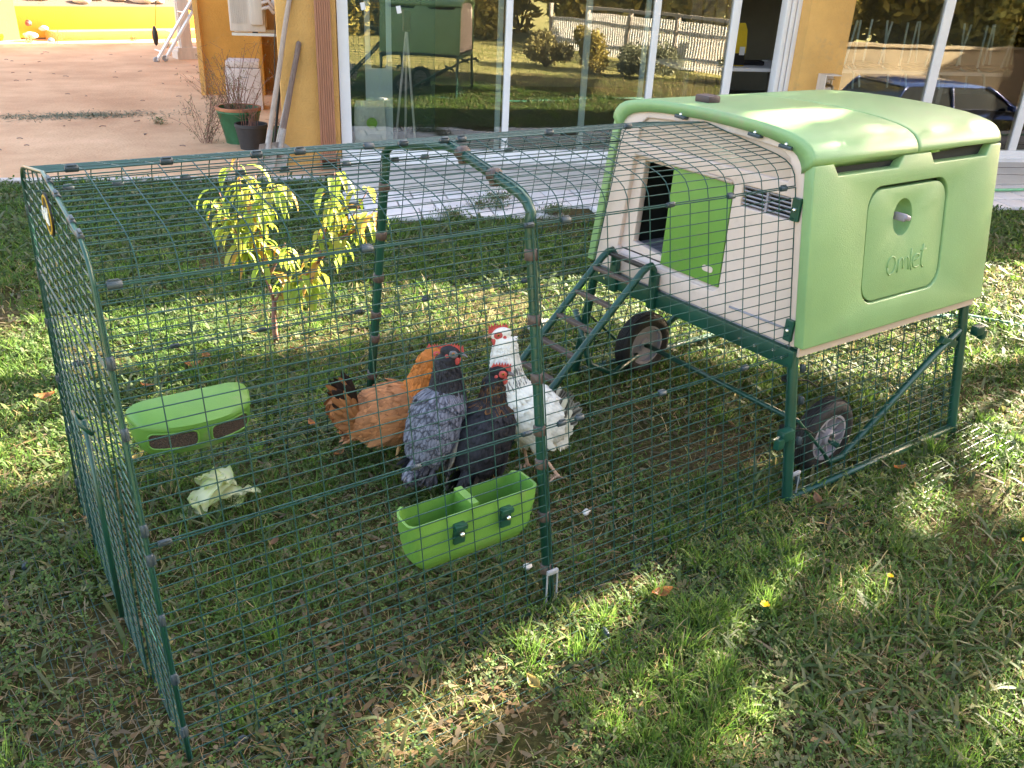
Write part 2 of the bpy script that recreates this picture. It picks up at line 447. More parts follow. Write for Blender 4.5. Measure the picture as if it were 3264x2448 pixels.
# downpipe with square boot
dp = MB()
x0, x1, y0, y1 = -.022, .092, -.085, -.012
prof = []
n = 7
for i in range(n):
    a = x0 + (x1 - x0) * i / n; b_ = x0 + (x1 - x0) * (i + 1) / n
    prof += [(a + .003, y0), (b_ - .003, y0), (b_, y0 + .006)]
prof = [(x0, y1), (x0, y0 + .004)] + prof + [(x1, y1)]
dp.prism([(p[0], p[1], .05) for p in prof], (0, 0, 2.85))
pipe = lbuild(dp, 'downpipe', M['pipe'], house)
bt = MB()
zz = .03
bt.box((.035, -.05, .075), (.135, .095, .05), bev=.006)
bt.box((-.027, -.115, .035), (.012, .15, .085)); bt.box((.097, -.115, .035), (.012, .15, .085))
bt.box((.035, -.115, .078), (.112, .15, .01), Matrix.Rotation(-.2, 3, 'X'))
bt.box((.035, -.115, .0), (.112, .15, .01))
bo = lbuild(bt, 'pipe_shoe', M['pipe'], house); bo.parent = pipe
bt = MB(); bt.box((.035, -.062, .036), (.11, .004, .06)); bo = lbuild(bt, 'pipe_mouth_shade', M['dark'], house); bo.parent = pipe  # near-black plate painted as the shade inside the shoe
# windows
def window(u0, u1, muls, jambs, panes, zt=2.25):
    f = MB()
    z0 = .062
    hbox(f, u0, u1, .0, .10, z0, z0 + .062, .006)
    hbox(f, u0, u1, -.03, .0, z0 - .03, z0 + .018, .004)
    hbox(f, u0, u1, .0, .10, zt - .07, zt - .002, .006)
    for a, b_ in jambs:
        hbox(f, a, b_, .002, .098, z0 + .062, zt - .07, .006)
    for a, b_, d in muls:
        hbox(f, a, b_, d, d + .045, z0 + .062, zt - .07, .006)
    fr = lbuild(f, 'window_frame', M['white'], house, True, 40)
    for a, b_, d in panes:
        g = MB(); hbox(g, a, b_, d, d + .008, z0 + .05, zt - .06)
        lbuild(g, 'window_pane', M['glass'], house)
    return fr
window(.14, 3.925, [(1.425, 1.478, .01), (2.635, 2.69, .01), (3.315, 3.385, .01)], [(.14, .222), (3.785, 3.825), (3.835, 3.875), (3.885, 3.925)],
       [(.222, 1.43, .03), (1.475, 2.64, .03), (2.685, 3.32, .03)])
f = MB()
for a, b_, d in ((1.375, 1.415, .06), (2.085, 2.135, .06), (2.585, 2.625, .06)):
    hbox(f, a, b_, d, d + .03, .124, 2.18, .004)
lbuild(f, 'window_mullion', M['bluewhite'], house, True, 40)
window(4.335, 7.9, [(5.30, 5.39, .01), (6.36, 6.44, .01), (7.3, 7.38, .01)], [(4.335, 4.40), (7.83, 7.9)],
       [(4.40, 5.31, .03), (5.38, 6.37, .03), (6.43, 7.31, .03), (7.37, 7.84, .03)])
window(8.3, 12.2, [(9.6, 9.68, .01), (10.9, 10.98, .01)], [(8.3, 8.37), (12.13, 12.2)], [(8.37, 9.61, .03), (9.67, 10.91, .03), (10.97, 12.14, .03)])
for u, z in ((.335, 1.17), (.60, 1.155)):
    g = MB(); g.box((u, .024, z), (.034, .003, .052), Matrix.Rotation(-.2, 3, 'Y')); lbuild(g, 'window_sticker', M['sill'], house)

# tap box on the pillar
tb = thing('garden_tap', H(4.2, -.132, .70), 'old brass garden tap in a small box on the ochre pillar', 'tap', rz=HA)
b_ = MB()
b_.box((-.09, -.06, 0), (.008, .12, .17)); b_.box((-.02, -.06, .086), (.148, .122, .008)); b_.box((-.02, -.004, 0), (.14, .006, .165)); b_.box((-.02, -.06, -.084), (.148, .12, .006))
lbuild(b_, 'box', M['acwhite'], tb)
b_ = MB(); b_.tube([(0, 0, 0), (0, -.07, 0), (0, -.10, -.01), (0, -.11, -.05)], .012, 10); b_.lathe([(.022, 0), (.022, .006)], (0, -.012, 0), 14, Matrix.Rotation(R(90), 3, 'X'))
b_.tube([(0, -.06, 0), (0, -.06, .045)], .007, 8)
lbuild(b_, 'spout', M['brass'], tb, True, 40)
b_ = MB(); b_.box((0, -.06, .05), (.06, .014, .009), bev=.003); lbuild(b_, 'handle', M['brass'], tb)

w = MB(); w.box((0, 0, .9), (.62, .4, 1.9), bev=.02)
o = w.build('yard_wall', M['stucco']); o.location = H(-.42, 4.55, 0); o.rotation_euler = (0, 0, HA)
tag(o, 'lighter ochre wall piece between the wall stub and the house corner', 'wall')
# wing wall and far structures of the yard
w = MB(); w.box((-.06, 0, .9), (.66, .5, 1.9), bev=.03)
o = w.build('yard_wall', M['stuccod']); o.location = H(-.79, 4.15, 0); o.rotation_euler = (0, 0, HA)
tag(o, 'deep ochre wall stub behind the white outdoor unit and box', 'wall')
w = MB(); w.box((0, 0, .95), (.055, .06, 1.9), bev=.006)
o = w.build('wooden_post', M['stucco']); o.location = H(-1.20, 3.86, 0); o.rotation_euler = (0, 0, HA)
tag(o, 'narrow ochre post on the left edge of the wall stub', 'post')

RW = Matrix.Translation((1.95, 15.8, 0)) @ Matrix.Rotation(R(12), 4, 'Z')
def rwbuild(mb, name, m, smooth=False):
    o = mb.build(name, m, smooth=smooth, angle=40 if smooth else None); o.matrix_world = RW; return o
w = MB(); w.box((3, .1, .28), (6.1, .2, .50), bev=.012)
tag(rwbuild(w, 'retaining_wall', M['yellow'], True), 'low yellow retaining wall at the far end of the sandy yard', 'wall')
w = MB(); w.box((3.2, -.22, .075), (5.6, .44, .16), bev=.02)
tag(rwbuild(w, 'wall_step', M['stucco'], True), 'pale sunlit step along the foot of the yellow retaining wall', 'step')
w = MB(); w.box((0, 0, .6), (.7, .7, 1.3), Matrix.Rotation(R(34), 3, 'Z'), bev=.02)
o = w.build('corner_pillar', M['yellow']); o.location = (1.47, 15.9, 0)
tag(o, 'bright sunlit pillar at the left end of the retaining wall', 'pillar')
w = MB()
w.add([(-1, .2, .46), (8, .2, .46), (8, 5.0, 1.7), (-1, 5.0, 1.7)], [(0, 1, 2, 3)])
o = rwbuild(w, 'planted_bank', M['soil']); tag(o, kind='structure')
for k in range(13):
    x = .3 + k * .37 + rng.uniform(-.1, .1); y = .45 + rng.random() * .6; s = rng.uniform(.07, .20)
    st = MB(); st.ball((0, 0, 0), (s * 1.5, s, s * .7), 9, 6)
    st.v = [tuple(Vector(p) * rng.uniform(.82, 1.12)) for p in st.v]
    o = st.build('stone', M['stone'] if k % 3 else M['bagwhite'], smooth=True); o.matrix_world = RW @ Matrix.Translation((x, y, .50 + (y - .2) * .26)) @ Matrix.Rotation(rng.random() * 3, 4, 'Z')
    tag(o, 'pale rock on the planted bank above the yellow retaining wall', 'rock', 'rocks on the planted bank')

# ladder, grey post, hanging weight
def far_ladder():
    t = thing('folding_ladder', (3.2, 12.1, 0), 'white folded aluminium ladder leaning at the far side of the yard', 'ladder')
    d = Vector((.62, 0, .86)).normalized()
    for k, (yo, name) in enumerate(((0, 'side_rail'), (.0, 'side_rail'))):
        off = Vector((.0 + k * .13, yo + k * .02, k * .02))
        b_ = MB(); L = 1.75
        rot = d.to_track_quat('Z', 'Y').to_matrix()
        b_.box(off + d * (L / 2 + .03), (.085, .03, L), rot, bev=.004)
        r_ = lbuild(b_, name, M['alu'], t)
        for i in range(5):
            h = MB(); c = off + d * (.17 + i * .33) + Vector((0, -.016, 0))
            h.lathe([(.012, 0), (.012, .008)], c, 8, Matrix.Rotation(R(90), 3, 'X')); q = lbuild(h, 'rung_socket', M['black'], t); q.parent = r_
        b_ = MB(); b_.lathe([(.042, -.02), (.042, .02)], off + Vector((.01, 0, .03)), 14, Matrix.Rotation(R(90), 3, 'X')); lbuild(b_, 'foot', M['grey'], t)
    for i in range(5):
        b_ = MB(); c = d * (.17 + i * .33); b_.tube([c + Vector((0, .01, 0)), c + Vector((0, .36, 0))], .012, 8); lbuild(b_, 'rung', M['alu'], t)
    b_ = MB(); b_.lathe([(.055, -.025), (.055, .025)], d * .93 + Vector((.05, -.01, 0)), 16, Matrix.Rotation(R(90), 3, 'X')); lbuild(b_, 'hinge', M['grey'], t, True, 40)
far_ladder()
w = MB(); w.box((0, 0, .14), (.30, .26, .05)); w.box((0, 0, .06), (.34, .30, .12)); w.box((0, 0, 1.1), (.17, .15, 2.0), bev=.01)
w.box((-.085, 0, 1.1), (.02, .08, 1.9))
o = w.build('grey_post', M['acwhite']); o.location = (3.76, 12.5, 0)
tag(o, 'grey square post on a stone base behind the folded ladder', 'post')
w = MB(); w.tube([(.02, 0, .32), (.30, .3, 1.6)], .006, 5); w.ball((0, 0, .17), (.05, .05, .16), 10, 8)
o = w.build('hanging_float', M['black'], smooth=True); o.location = (3.83, 14.5, 0)
tag(o, 'dark elongated weight hanging on a cord left of the ladder', 'weight')

# ------------------------------------------------------------------ outdoor unit, white box, pots and tools by the corner
ac = thing('outdoor_unit', H(-.32, 2.0, .82), 'aged white air conditioning outdoor unit bracketed on the house side wall', 'air conditioner', rz=HA)
b_ = MB(); b_.box((-.26, .28, .32), (.32, .60, .62), bev=.012)
for k in range(9): b_.box((-.40 + k * .016, -.022, .33), (.007, .006, .50))
lbuild(b_, 'casing', M['acwhite'], ac, True, 40)
b_ = MB(); b_.box((-.175, -.045, .30), (.12, .05, .46), bev=.02); lbuild(b_, 'valve_cover', M['acwhite'], ac, True, 40)
b_ = MB()
for k in range(2):
    b_.tube([(-.13, -.05, .26 - .05 * k), (-.06, -.06, .28 - .05 * k), (-.02, -.04, .22 - .04 * k), (.005, -.02, .22 - .03 * k), (.012, .0, .30)], .017, 10)
lbuild(b_, 'pipe', M['boxwhite'], ac, True, 60)
b_ = MB(); b_.box((.002, .03, .60), (.075, .09, .72), bev=.004); lbuild(b_, 'pipe_duct', M['sill'], ac)
for k in range(2):
    b_ = MB(); b_.box((-.19, .02 + k * .45, -.015), (.44, .035, .025)); b_.box((-.20, .02 + k * .45, .006), (.05, .04, .016), m=1); lbuild(b_, 'bracket', [M['alu'], M['black']], ac)
b_ = MB(); b_.tube([(.0, -.03, .2), (-.03, -.05, -.1), (-.05, -.04, -.4), (-.06, -.04, -.78)], .006, 6); lbuild(b_, 'cable', M['black'], ac)

bx = thing('white_box', H(-.70, 2.95, 0), 'dusty white casing standing on the ground behind the potted plants', 'machine', rz=HA)
b_ = MB(); b_.box((0, 0, .21), (.36, .34, .42), bev=.02); b_.box((0, -.172, .2), (.18, .006, .16), bev=.002); b_.box((.02, -.176, .33), (.05, .004, .008), m=1)
lbuild(b_, 'body', [M['boxwhite'], M['grey']], bx, True, 40)
b_ = MB(); b_.box((0, 0, .455), (.34, .32, .07), bev=.025); lbuild(b_, 'lid', M['boxwhite'], bx, True, 40)

def pot(name, loc, rt, rb, h, mt, label, rimm=None, seed=1, nst=40, hs=.45, spread=.28, leafy=True):
    t = thing(name, loc, label, 'plant pot')
    b_ = MB(); b_.lathe([(rb, .006), (rb * 1.02, .03), (rt * .96, h * .86), (rt, h * .88), (rt, h), (rt * .90, h), (rt * .88, h * .8), (.01, h * .8)], n=28)
    lbuild(b_, 'pot', mt, t, True, 40)
    if rimm:
        b_ = MB(); b_.lathe([(rt * 1.005, h * .93), (rt * 1.03, h * .95), (rt * 1.03, h * 1.015), (rt * .9, h * 1.015), (rt * .9, h * .95)], n=28, cap=False); lbuild(b_, 'rim', rimm, t, True, 40)
    b_ = MB(); b_.lathe([(rt * .88, h * .83), (.01, h * .86)], n=20); lbuild(b_, 'soil', M['soil'], t)
    rr = random.Random(seed); st = MB(); leaves = []
    for i in range(nst):
        a = rr.random() * 6.28; r0 = rr.random() * rt * .6
        p = Vector((r0 * math.cos(a), r0 * math.sin(a), h * .83)); lean = rr.random() * spread; L = hs * rr.uniform(.35, 1.0)
        a2 = a + rr.uniform(-.8, .8); pts = [p]; dv = Vector((math.cos(a2) * lean, math.sin(a2) * lean, 1))
        for k in range(5):
            dv = (dv + Vector((rr.uniform(-.25, .25), rr.uniform(-.25, .25), rr.uniform(-.12, .05)))).normalized()
            pts.append(pts[-1] + dv * L / 5)
            if k > 0 and rr.random() < .6:
                e = pts[-1] + Vector((rr.uniform(-.1, .1), rr.uniform(-.1, .1), rr.uniform(-.02, .07))); st.tube([pts[-1], e], .0012, 4); leaves.append(e)
            leaves.append(pts[-1])
        st.tube(pts, [.0028] * 3 + [.0018] * 3, 4)
    lbuild(st, 'stems', M['redbark'], t)
    if leafy:
        lm = MB()
        for e in leaves:
            for q in range(3):
                c = e + Vector((rr.uniform(-.03, .03), rr.uniform(-.03, .03), rr.uniform(-.03, .03)))
                d = Vector((rr.uniform(-1, 1), rr.uniform(-1, 1), rr.uniform(-.6, 1))).normalized() * rr.uniform(.008, .018); s_ = d.cross(Vector((0, 0, 1))).normalized() * .003
                lm.add([c - d, c + s_, c + d, c - s_], [(0, 1, 2, 3)])
        o = lm.build('leaves', mat('dry_leaf_' + name, (.20, .17, .06), .7, .5, 30, trans=.3), None, fix=False); o.parent = t
    return t
pot('green_pot', H(-.67, .98), .185, .125, .30, M['potgreen'], 'green glazed pot with terracotta rim and dried shrub', M['terra'], 3, 34, .62, .55)
pot('black_pot', H(-.565, .70), .135, .10, .21, M['potblack'], 'black plastic pot of dry sticks in front of the green pot', None, 5, 16, .24, .3, False)
pot('small_green_pot', H(-.33, .80), .10, .075, .16, M['potgreen'], 'small green pot half hidden behind the leaning spades', None, 9, 9, .14, .3, False)
# bushy dry weed left of the pots
def weed(name, loc, n, h, spread, label, colr, seed):
    rr = random.Random(seed); st = MB(); lm = MB()
    t = thing(name, loc, label, 'weed')
    for i in range(n):
        a = rr.random() * 6.28; dv = Vector((math.cos(a) * spread, math.sin(a) * spread, 1)).normalized(); pts = [Vector((rr.uniform(-.05, .05), rr.uniform(-.05, .05), 0))]
        for k in range(6):
            dv = (dv + Vector((rr.uniform(-.3, .3), rr.uniform(-.3, .3), rr.uniform(-.15, .05)))).normalized(); pts.append(pts[-1] + dv * h / 6 * rr.uniform(.6, 1.1))
            for q in range(5):
                c = pts[-1] + Vector((rr.uniform(-.04, .04), rr.uniform(-.04, .04), rr.uniform(-.03, .03)))
                d = Vector((rr.uniform(-1, 1), rr.uniform(-1, 1), rr.uniform(-.3, 1))).normalized() * rr.uniform(.006, .016); s_ = d.cross(Vector((.1, 0, 1))).normalized() * .004
                lm.add([c - d, c + s_, c + d, c - s_], [(0, 1, 2, 3)])
        st.tube(pts, .0016, 4)
    lbuild(st, 'stems', M['redbark'], t)
    o = lm.build('leaves', mat('weed_leaf_' + name, colr, .7, .4, 30, trans=.3), None, fix=False); o.parent = t
weed('dry_bush', H(-.95, .95), 30, .50, .6, 'wispy dry bush sprawling left of the green pot', (.17, .15, .06), 21)
weed('dry_weed', H(-1.0, 2.9), 22, .55, .5, 'grey green weed growing against the wall stub', (.15, .16, .07), 22)
for k, (x, y, h) in enumerate(((2.42, 15.15, .26), (3.7, 15.5, .10), (2.0, 15.2, .16), (3.95, 14.2, .22))):
    weed('yard_weed', (x, y, 0), 12, h, .35, ['tall pale weed in front of the yellow wall', 'tiny weed at the foot of the sunlit step', 'low weeds beside the litter at the far pillar', 'green tuft behind the folded ladder'][k], (.24, .24, .06) if k != 3 else (.08, .16, .04), 30 + k)
weed('yard_sprig', H(-1.45, 1.9), 8, .09, .8, 'small green sprig on the open sand of the yard', (.10, .15, .05), 41)
# flat weed mat on the sand
def weed_mat():
    lm = MB()
    for i in range(1500):
        x = nrg.normal(0, .40); y = nrg.normal(0, .11)
        d = Vector((rng.uniform(-1, 1), rng.uniform(-.6, .6), rng.uniform(0, .25))).normalized() * rng.uniform(.012, .04); s_ = d.cross(Vector((0, 0, 1))).normalized() * .005
        c = Vector((x, y, .010)); lm.add([c - d, c + s_, c + d, c - s_], [(0, 1, 2, 3)])
    o = lm.build('flat_weeds', mat('flat_weed_leaf', (.13, .14, .08), .8, .3, 20), None, fix=False); o.location = (1.30, 7.55, 0); o.rotation_euler = (0, 0, R(-8))
    tag(o, 'dark flat patch of weeds on the sandy yard', 'weeds')
weed_mat()
db = MB()
for i in range(90):
    d_ = rng.uniform(-.3, 12); u_ = rng.uniform(-4.5, -.5); c = H(u_, d_, .011); L = rng.uniform(.015, .09); a = rng.random() * 3
    db.tube([c, c + Vector((math.cos(a) * L * .6, math.sin(a) * L * .4, .004)), c + Vector((math.cos(a + .4) * L, math.sin(a + .4) * L, 0))], .004, 4)
o = db.build('yard_twigs', M['woodd']); tag(o, 'scattered twigs and leaf bits on the sand', 'twigs', kind='stuff')
# litter at the far left
for nm, lc, m_, lab, rad in (('white_sack', (2.06, 15.45, .10), 'bagwhite', 'crumpled white sack at the foot of the far pillar', (.11, .08, .05)), ('red_bucket', (2.08, 15.6, .28), 'redcloth', 'small dark red tub lying on the far litter heap', (.05, .045, .045)), ('blue_white_bag', (2.31, 15.15, .05), 'bluebag', 'small blue and white bag on the sunlit sand strip', (.05, .04, .035)), ('pale_bundle', (2.3, 15.6, .2), 'stone', 'pale round bundle on the step by the far pillar', (.07, .06, .04))):
    b_ = MB(); b_.ball((0, 0, 0), rad, 14, 10); b_.v = [tuple(Vector(p) * (1 + .35 * math.sin(p[0] * 60 + p[1] * 90 + p[2] * 40) * .5)) for p in b_.v]
    o = b_.build(nm, M[m_], smooth=True); o.location = lc; tag(o, lab, 'litter')

def tool(name, foot, top, r, mt, label, head=None):
    foot, top = Vector(foot), Vector(top)
    t = thing(name, foot, label, 'garden tool')
    d = (top - foot); b_ = MB(); n_ = 9
    pts = [d * (i / n_) + Vector((math.sin(i * 1.7) * .002, math.cos(i * 1.3) * .002, 0)) for i in range(1 if head else 0, n_ + 1)]
    b_.tube(pts, [r * (1.02 - .1 * i / n_) for i in range(len(pts))], 10); b_.ball(d, r * .92, 8, 6)
    lbuild(b_, 'shaft', mt, t, True, 50)
    if head == 'spade':
        dn = d.normalized(); s_ = dn.cross(Vector((0, -1, .2))).normalized(); nn = s_.cross(dn)
        b_ = MB(); rings = []
        for q, wd in ((.0, .03), (.06, .065), (.12, .07), (.20, .07), (.215, .03)):
            ring = []
            for sg in (-1, -.5, 0, .5, 1):
                ring.append(dn * (q) + s_ * wd * sg + nn * (.014 * sg * sg))
            for sg in (1, .5, 0, -.5, -1):
                ring.append(dn * (q) + s_ * wd * sg + nn * (.014 * sg * sg + .004))
            rings.append(ring)
        b_.loft(rings); lbuild(b_, 'blade', M['spade'], t, True, 40)
        b_ = MB(); b_.tube([dn * .12, dn * .32], [r * 1.35, r * 1.1], 10); lbuild(b_, 'socket', M['spade'], t, True, 50)
    return t
tool('spade', H(-.455, -.22, 0), H(-.15, .0, 1.40) , .019, M['wood'], 'long pale wooden handled spade leaning on the house corner', 'spade')
tool('shovel', H(-.37, -.16, 0), H(-.145, -.015, .90), .021, M['woodd'], 'shorter dark wooden handled shovel beside the pale spade', 'spade')
tool('iron_bar', H(-.40, .02, 0), H(-.205, .0, .70), .010, M['spade'], 'thin grey iron bar behind the leaning spades')
tool('black_bar', H(-.40, .1, 0), H(-.18, -.01, 1.30), .011, M['black'], 'black bar standing behind the pale spade handle')
# hoses and a stick near the right
b_ = MB(); b_.tube([H(4.6 + i * .35, -1.13 - .05 * math.sin(i * .9) - i * .01, .045) for i in range(14)], .012, 8)
o = b_.build('garden_hose', M['hose'], smooth=True); tag(o, 'green hose lying on the pale paving near the house', 'hose')
b_ = MB(); b_.tube([(2.95, .50, .012), (3.4, .36, .015), (3.98, .10, .015), (4.12, -.15, .014), (4.6, -.5, .012), (5.6, -.9, .012)], .013, 8)
o = b_.build('lawn_hose', M['hosed'], smooth=True); tag(o, 'dark green hose crossing the lawn behind the coop', 'hose')
# ------------------------------------------------------------------ things inside behind the glass
def ithing(nm, u, d, z, lab, cat, group=None): return thing(nm, H(u, d, z), lab, cat, group, HA)
t = ithing('metal_cabinet', .46, .22, .08, 'pale blue enamelled metal stand behind the left window', 'stand')
b_ = MB(); b_.prism([(-.105, 0, 0), (.105, 0, 0), (.105, 0, .69), (.062, 0, .69), (.055, 0, .635), (-.055, 0, .635), (-.062, 0, .69), (-.105, 0, .69)], (0, .02, 0)); b_.box((-.035, -.004, .25), (.006, .008, .5)); b_.box((.05, -.004, .25), (.006, .008, .5)); lbuild(b_, 'panel', M['bluewhite'], t)
for s_ in (-1, 1):
    b_ = MB(); b_.box((s_ * .082, .01, 1.2), (.04, .02, 1.1)); lbuild(b_, 'post', M['bluewhite'], t)
t = ithing('feed_sack', .375, .155, .08, 'translucent feed sack with a lime green print behind the window', 'sack')
b_ = MB(); b_.loft([[(x * s_, y * s2, z) for x, y in ((-.12, -.03), (0, -.06), (.12, -.03), (.12, .04), (0, .06), (-.12, .04))] for s_, s2, z in ((1, 1, 0), (1.05, 1.1, .15), (1, .9, .30), (.95, .5, .37), (.9, .15, .40))]); lbuild(b_, 'body', M['plasticbag'], t, True, 50)
b_ = MB(); b_.lathe([(.042, 0), (.042, .003)], (.01, -.068, .24), 18, Matrix.Rotation(R(90), 3, 'X')); lbuild(b_, 'print', M['lime'], t)
b_ = MB(); b_.box((0, -.068, .05), (.22, .004, .07)); lbuild(b_, 'band', M['bagyellow'], t)
t = ithing('steel_tripod', .70, .3, .08, 'thin steel tripod standing inside beside the pale stand', 'tripod')
for q in ((.06, 0), (-.10, .1), (.0, .22)):
    b_ = MB(); b_.tube([(0, .08, .93), (q[0] * 1.0, q[1], .0)], .010, 6); lbuild(b_, 'leg', M['alu'], t)
b_ = MB(); b_.box((0, .08, .98), (.06, .06, .16), bev=.01); lbuild(b_, 'head', M['black'], t)
b_ = MB(); b_.box((.05, 0, .02), (.17, .08, .05), bev=.01); lbuild(b_, 'foot', M['alu'], t)
b_ = MB(); b_.box((0, 0, .3), (.02, .5, 2), bev=.0)
t = ithing('dark_cupboard', .24, 1.0, .08, 'tall dark green cupboard in the shade behind the left window', 'cupboard')
b_ = MB(); b_.box((.3, .3, .55), (1.0, .4, 1.1)); lbuild(b_, 'carcass', M['darkgreen'], t)
t = ithing('work_table', 3.6, .42, .08, 'white topped table seen through the open sliding door', 'table')
b_ = MB(); b_.box((.15, .35, .67), (1.3, .7, .03), bev=.004); lbuild(b_, 'tabletop', M['sill'], t)
for x in (-.42, .72):
    for y in (.06, .62):
        b_ = MB(); b_.box((x, y, .33), (.04, .04, .66)); lbuild(b_, 'leg', M['int'], t)
t = ithing('yellow_bag', 3.70, .60, .765, 'bright yellow sack on the white table in the open doorway', 'sack')
b_ = MB(); b_.loft([[(x * s_, y * s2, z) for x, y in ((-.07, -.03), (.07, -.03), (.07, .03), (-.07, .03))] for s_, s2, z in ((1, 1, 0), (1, 1.2, .15), (.9, .8, .3), (.6, .3, .36))]); lbuild(b_, 'body', M['bagyellow'], t)
b_ = MB(); b_.box((0, -.037, .06), (.13, .006, .10)); lbuild(b_, 'label_panel', M['black'], t)
b_ = MB(); b_.box((.03, -.04, .13), (.05, .006, .07)); lbuild(b_, 'label_sticker', M['sill'], t)
b_ = MB(); b_.box((0, 0, .02), (.26, .12, .04), bev=.015)
o = b_.build('tool_case', M['black']); o.location = H(3.90, .72, .765); o.rotation_euler = (0, 0, HA); tag(o, 'flat black case on the table beside the yellow sack', 'case')
b_ = MB()
for k in range(4): b_.box((-.2 + k * .13, 0, .95), (.11, .03 + .02 * (k % 2), 1.9))
o = b_.build('stored_boards', M['wood']); o.location = H(4.05, 1.9, .08); o.rotation_euler = (0, 0, HA); tag(o, 'pale boards leaning upright behind the table', 'boards')
t = ithing('long_table', 6.0, .6, .08, 'long table with chairs stacked on it behind the right window', 'table')
b_ = MB(); b_.box((0, .4, .66), (3.2, .8, .03)); lbuild(b_, 'tabletop', M['sill'], t)
for x in (-1.5, 0, 1.5):
    b_ = MB(); b_.box((x, .4, .32), (.05, .6, .64)); lbuild(b_, 'leg', M['grey'], t)
def up_chair():
    t = ithing('upturned_chair', 4.75, .85, .757, 'grey tubed chair stacked upside down on the long table', 'chair', 'chairs stacked upside down on the long table')
    b_ = MB(); b_.box((0, 0, .02), (.36, .34, .03), bev=.012); lbuild(b_, 'seat', M['black'], t)
    for sx in (-1, 1):
        for sy in (-1, 1):
            b_ = MB(); b_.tube([(sx * .14, sy * .13, .03), (sx * .17, sy * .16, .42)], .010, 6); lbuild(b_, 'leg', M['bluewhite'], t)
        b_ = MB(); b_.tube([(sx * .16, -.17, .02), (sx * .16, -.28, -.03), (sx * .15, -.32, -.16)], .010, 6); lbuild(b_, 'back_post', M['bluewhite'], t)
    return t
uc = up_chair()
for k in range(1, 6):
    c = uc.copy(); COL.objects.link(c); c.location = H(4.75 + k * .44, .85 + .1 * (k % 2), .757)
    for ch in uc.children:
        d = ch.copy(); COL.objects.link(d); d.parent = c

# ------------------------------------------------------------------ chicken run
RA, RB, HU, HS, HR = .5355, .3661, .9612, .4826, 1.08
L1, L2, L3 = .9123, 1.825, 2.755
def ys(z): return RA + (RB - RA) * z / HU
PROF = [(-RB, HU), (-.357, .992), (-.342, 1.012), (-.318, 1.026), (-.285, 1.035), (0, HR)]     # near half of the roof
run = thing('chicken_run', (0.9, 0, 0), 'walk in dark green wire mesh run joined to the green coop', 'chicken run')
WR = .00135
def panel(P, s0, s1, ns, t0, t1, nt, name='mesh_panel', r=WR, edge=.0018, tpath=None, sj=0):
    """P(s,t)->point. wires of constant s (ns of them) and constant t (nt)."""
    mb = MB()
    T = tpath or [t0, t1]
    for i in range(ns):
        s = s0 + (s1 - s0) * i / (ns - 1)
        wob = [rng.uniform(-1, 1) * .0012 for _ in range(2)]
        pts = [Vector(P(s + wob[0], t)) for t in T]
        mb.tube(pts, edge if i in (0, ns - 1) else r, 5)
    for j in range(nt):
        t = t0 + (t1 - t0) * j / (nt - 1)
        sm = [s0 + (s1 - s0) * q / 4 for q in range(5)]
        wb = rng.uniform(-1, 1) * .001
        pts = []
        for q, s in enumerate(sm):
            p = Vector(P(s, t)); p.z += wb * (1 if q in (1, 2, 3) else 0) - .0022 * 0; pts.append(p)
        mb.tube(pts, edge if j in (0, nt - 1) else r, 5)
    o = mb.build(name, M['wire'], run, True, True, 60)
    return o
def prof_pt(t, side):
    """t in 0..1 along the roof profile by length"""
    seg = [((PROF[i + 1][0] - PROF[i][0]) ** 2 + (PROF[i + 1][1] - PROF[i][1]) ** 2) ** .5 for i in range(len(PROF) - 1)]
    tot = sum(seg); d = t * tot
    for i, L in enumerate(seg):
        if d <= L + 1e-9 or i == len(seg) - 1:
            k = min(1, d / L); y = PROF[i][0] + (PROF[i + 1][0] - PROF[i][0]) * k; z = PROF[i][1] + (PROF[i + 1][1] - PROF[i][1]) * k
            return (y * side, z)
        d -= L
seg = [((PROF[i + 1][0] - PROF[i][0]) ** 2 + (PROF[i + 1][1] - PROF[i][1]) ** 2) ** .5 for i in range(len(PROF) - 1)]
cum = [sum(seg[:i]) / sum(seg) for i in range(len(seg) + 1)]
for side in (1, -1):           # PROF y is negative: side 1 = near
    for (xa, xb, out) in ((.002, L1 - .006, 0), (L1 + .006, L2 - .012, 0)):
        low = lambda s, t: (s, -side * (ys(t) + .002), t)
        panel(low, xa, xb, 14, .006, HS - .003, 18)
        panel(low, xa, xb, 14, HS + .003, HU - .002, 18)
        roof = lambda s, t: (s,) + prof_pt(t, side)
        panel(roof, xa, xb, 14, 0.004, .995, 17, tpath=[.004] + cum[1:-1] + [.995])
    cl = lambda s, t: (s, -side * (ys(t) + .004), t)
    panel(cl, L2 + .012, L3, 14, .006, .49, 18, r=.0016)
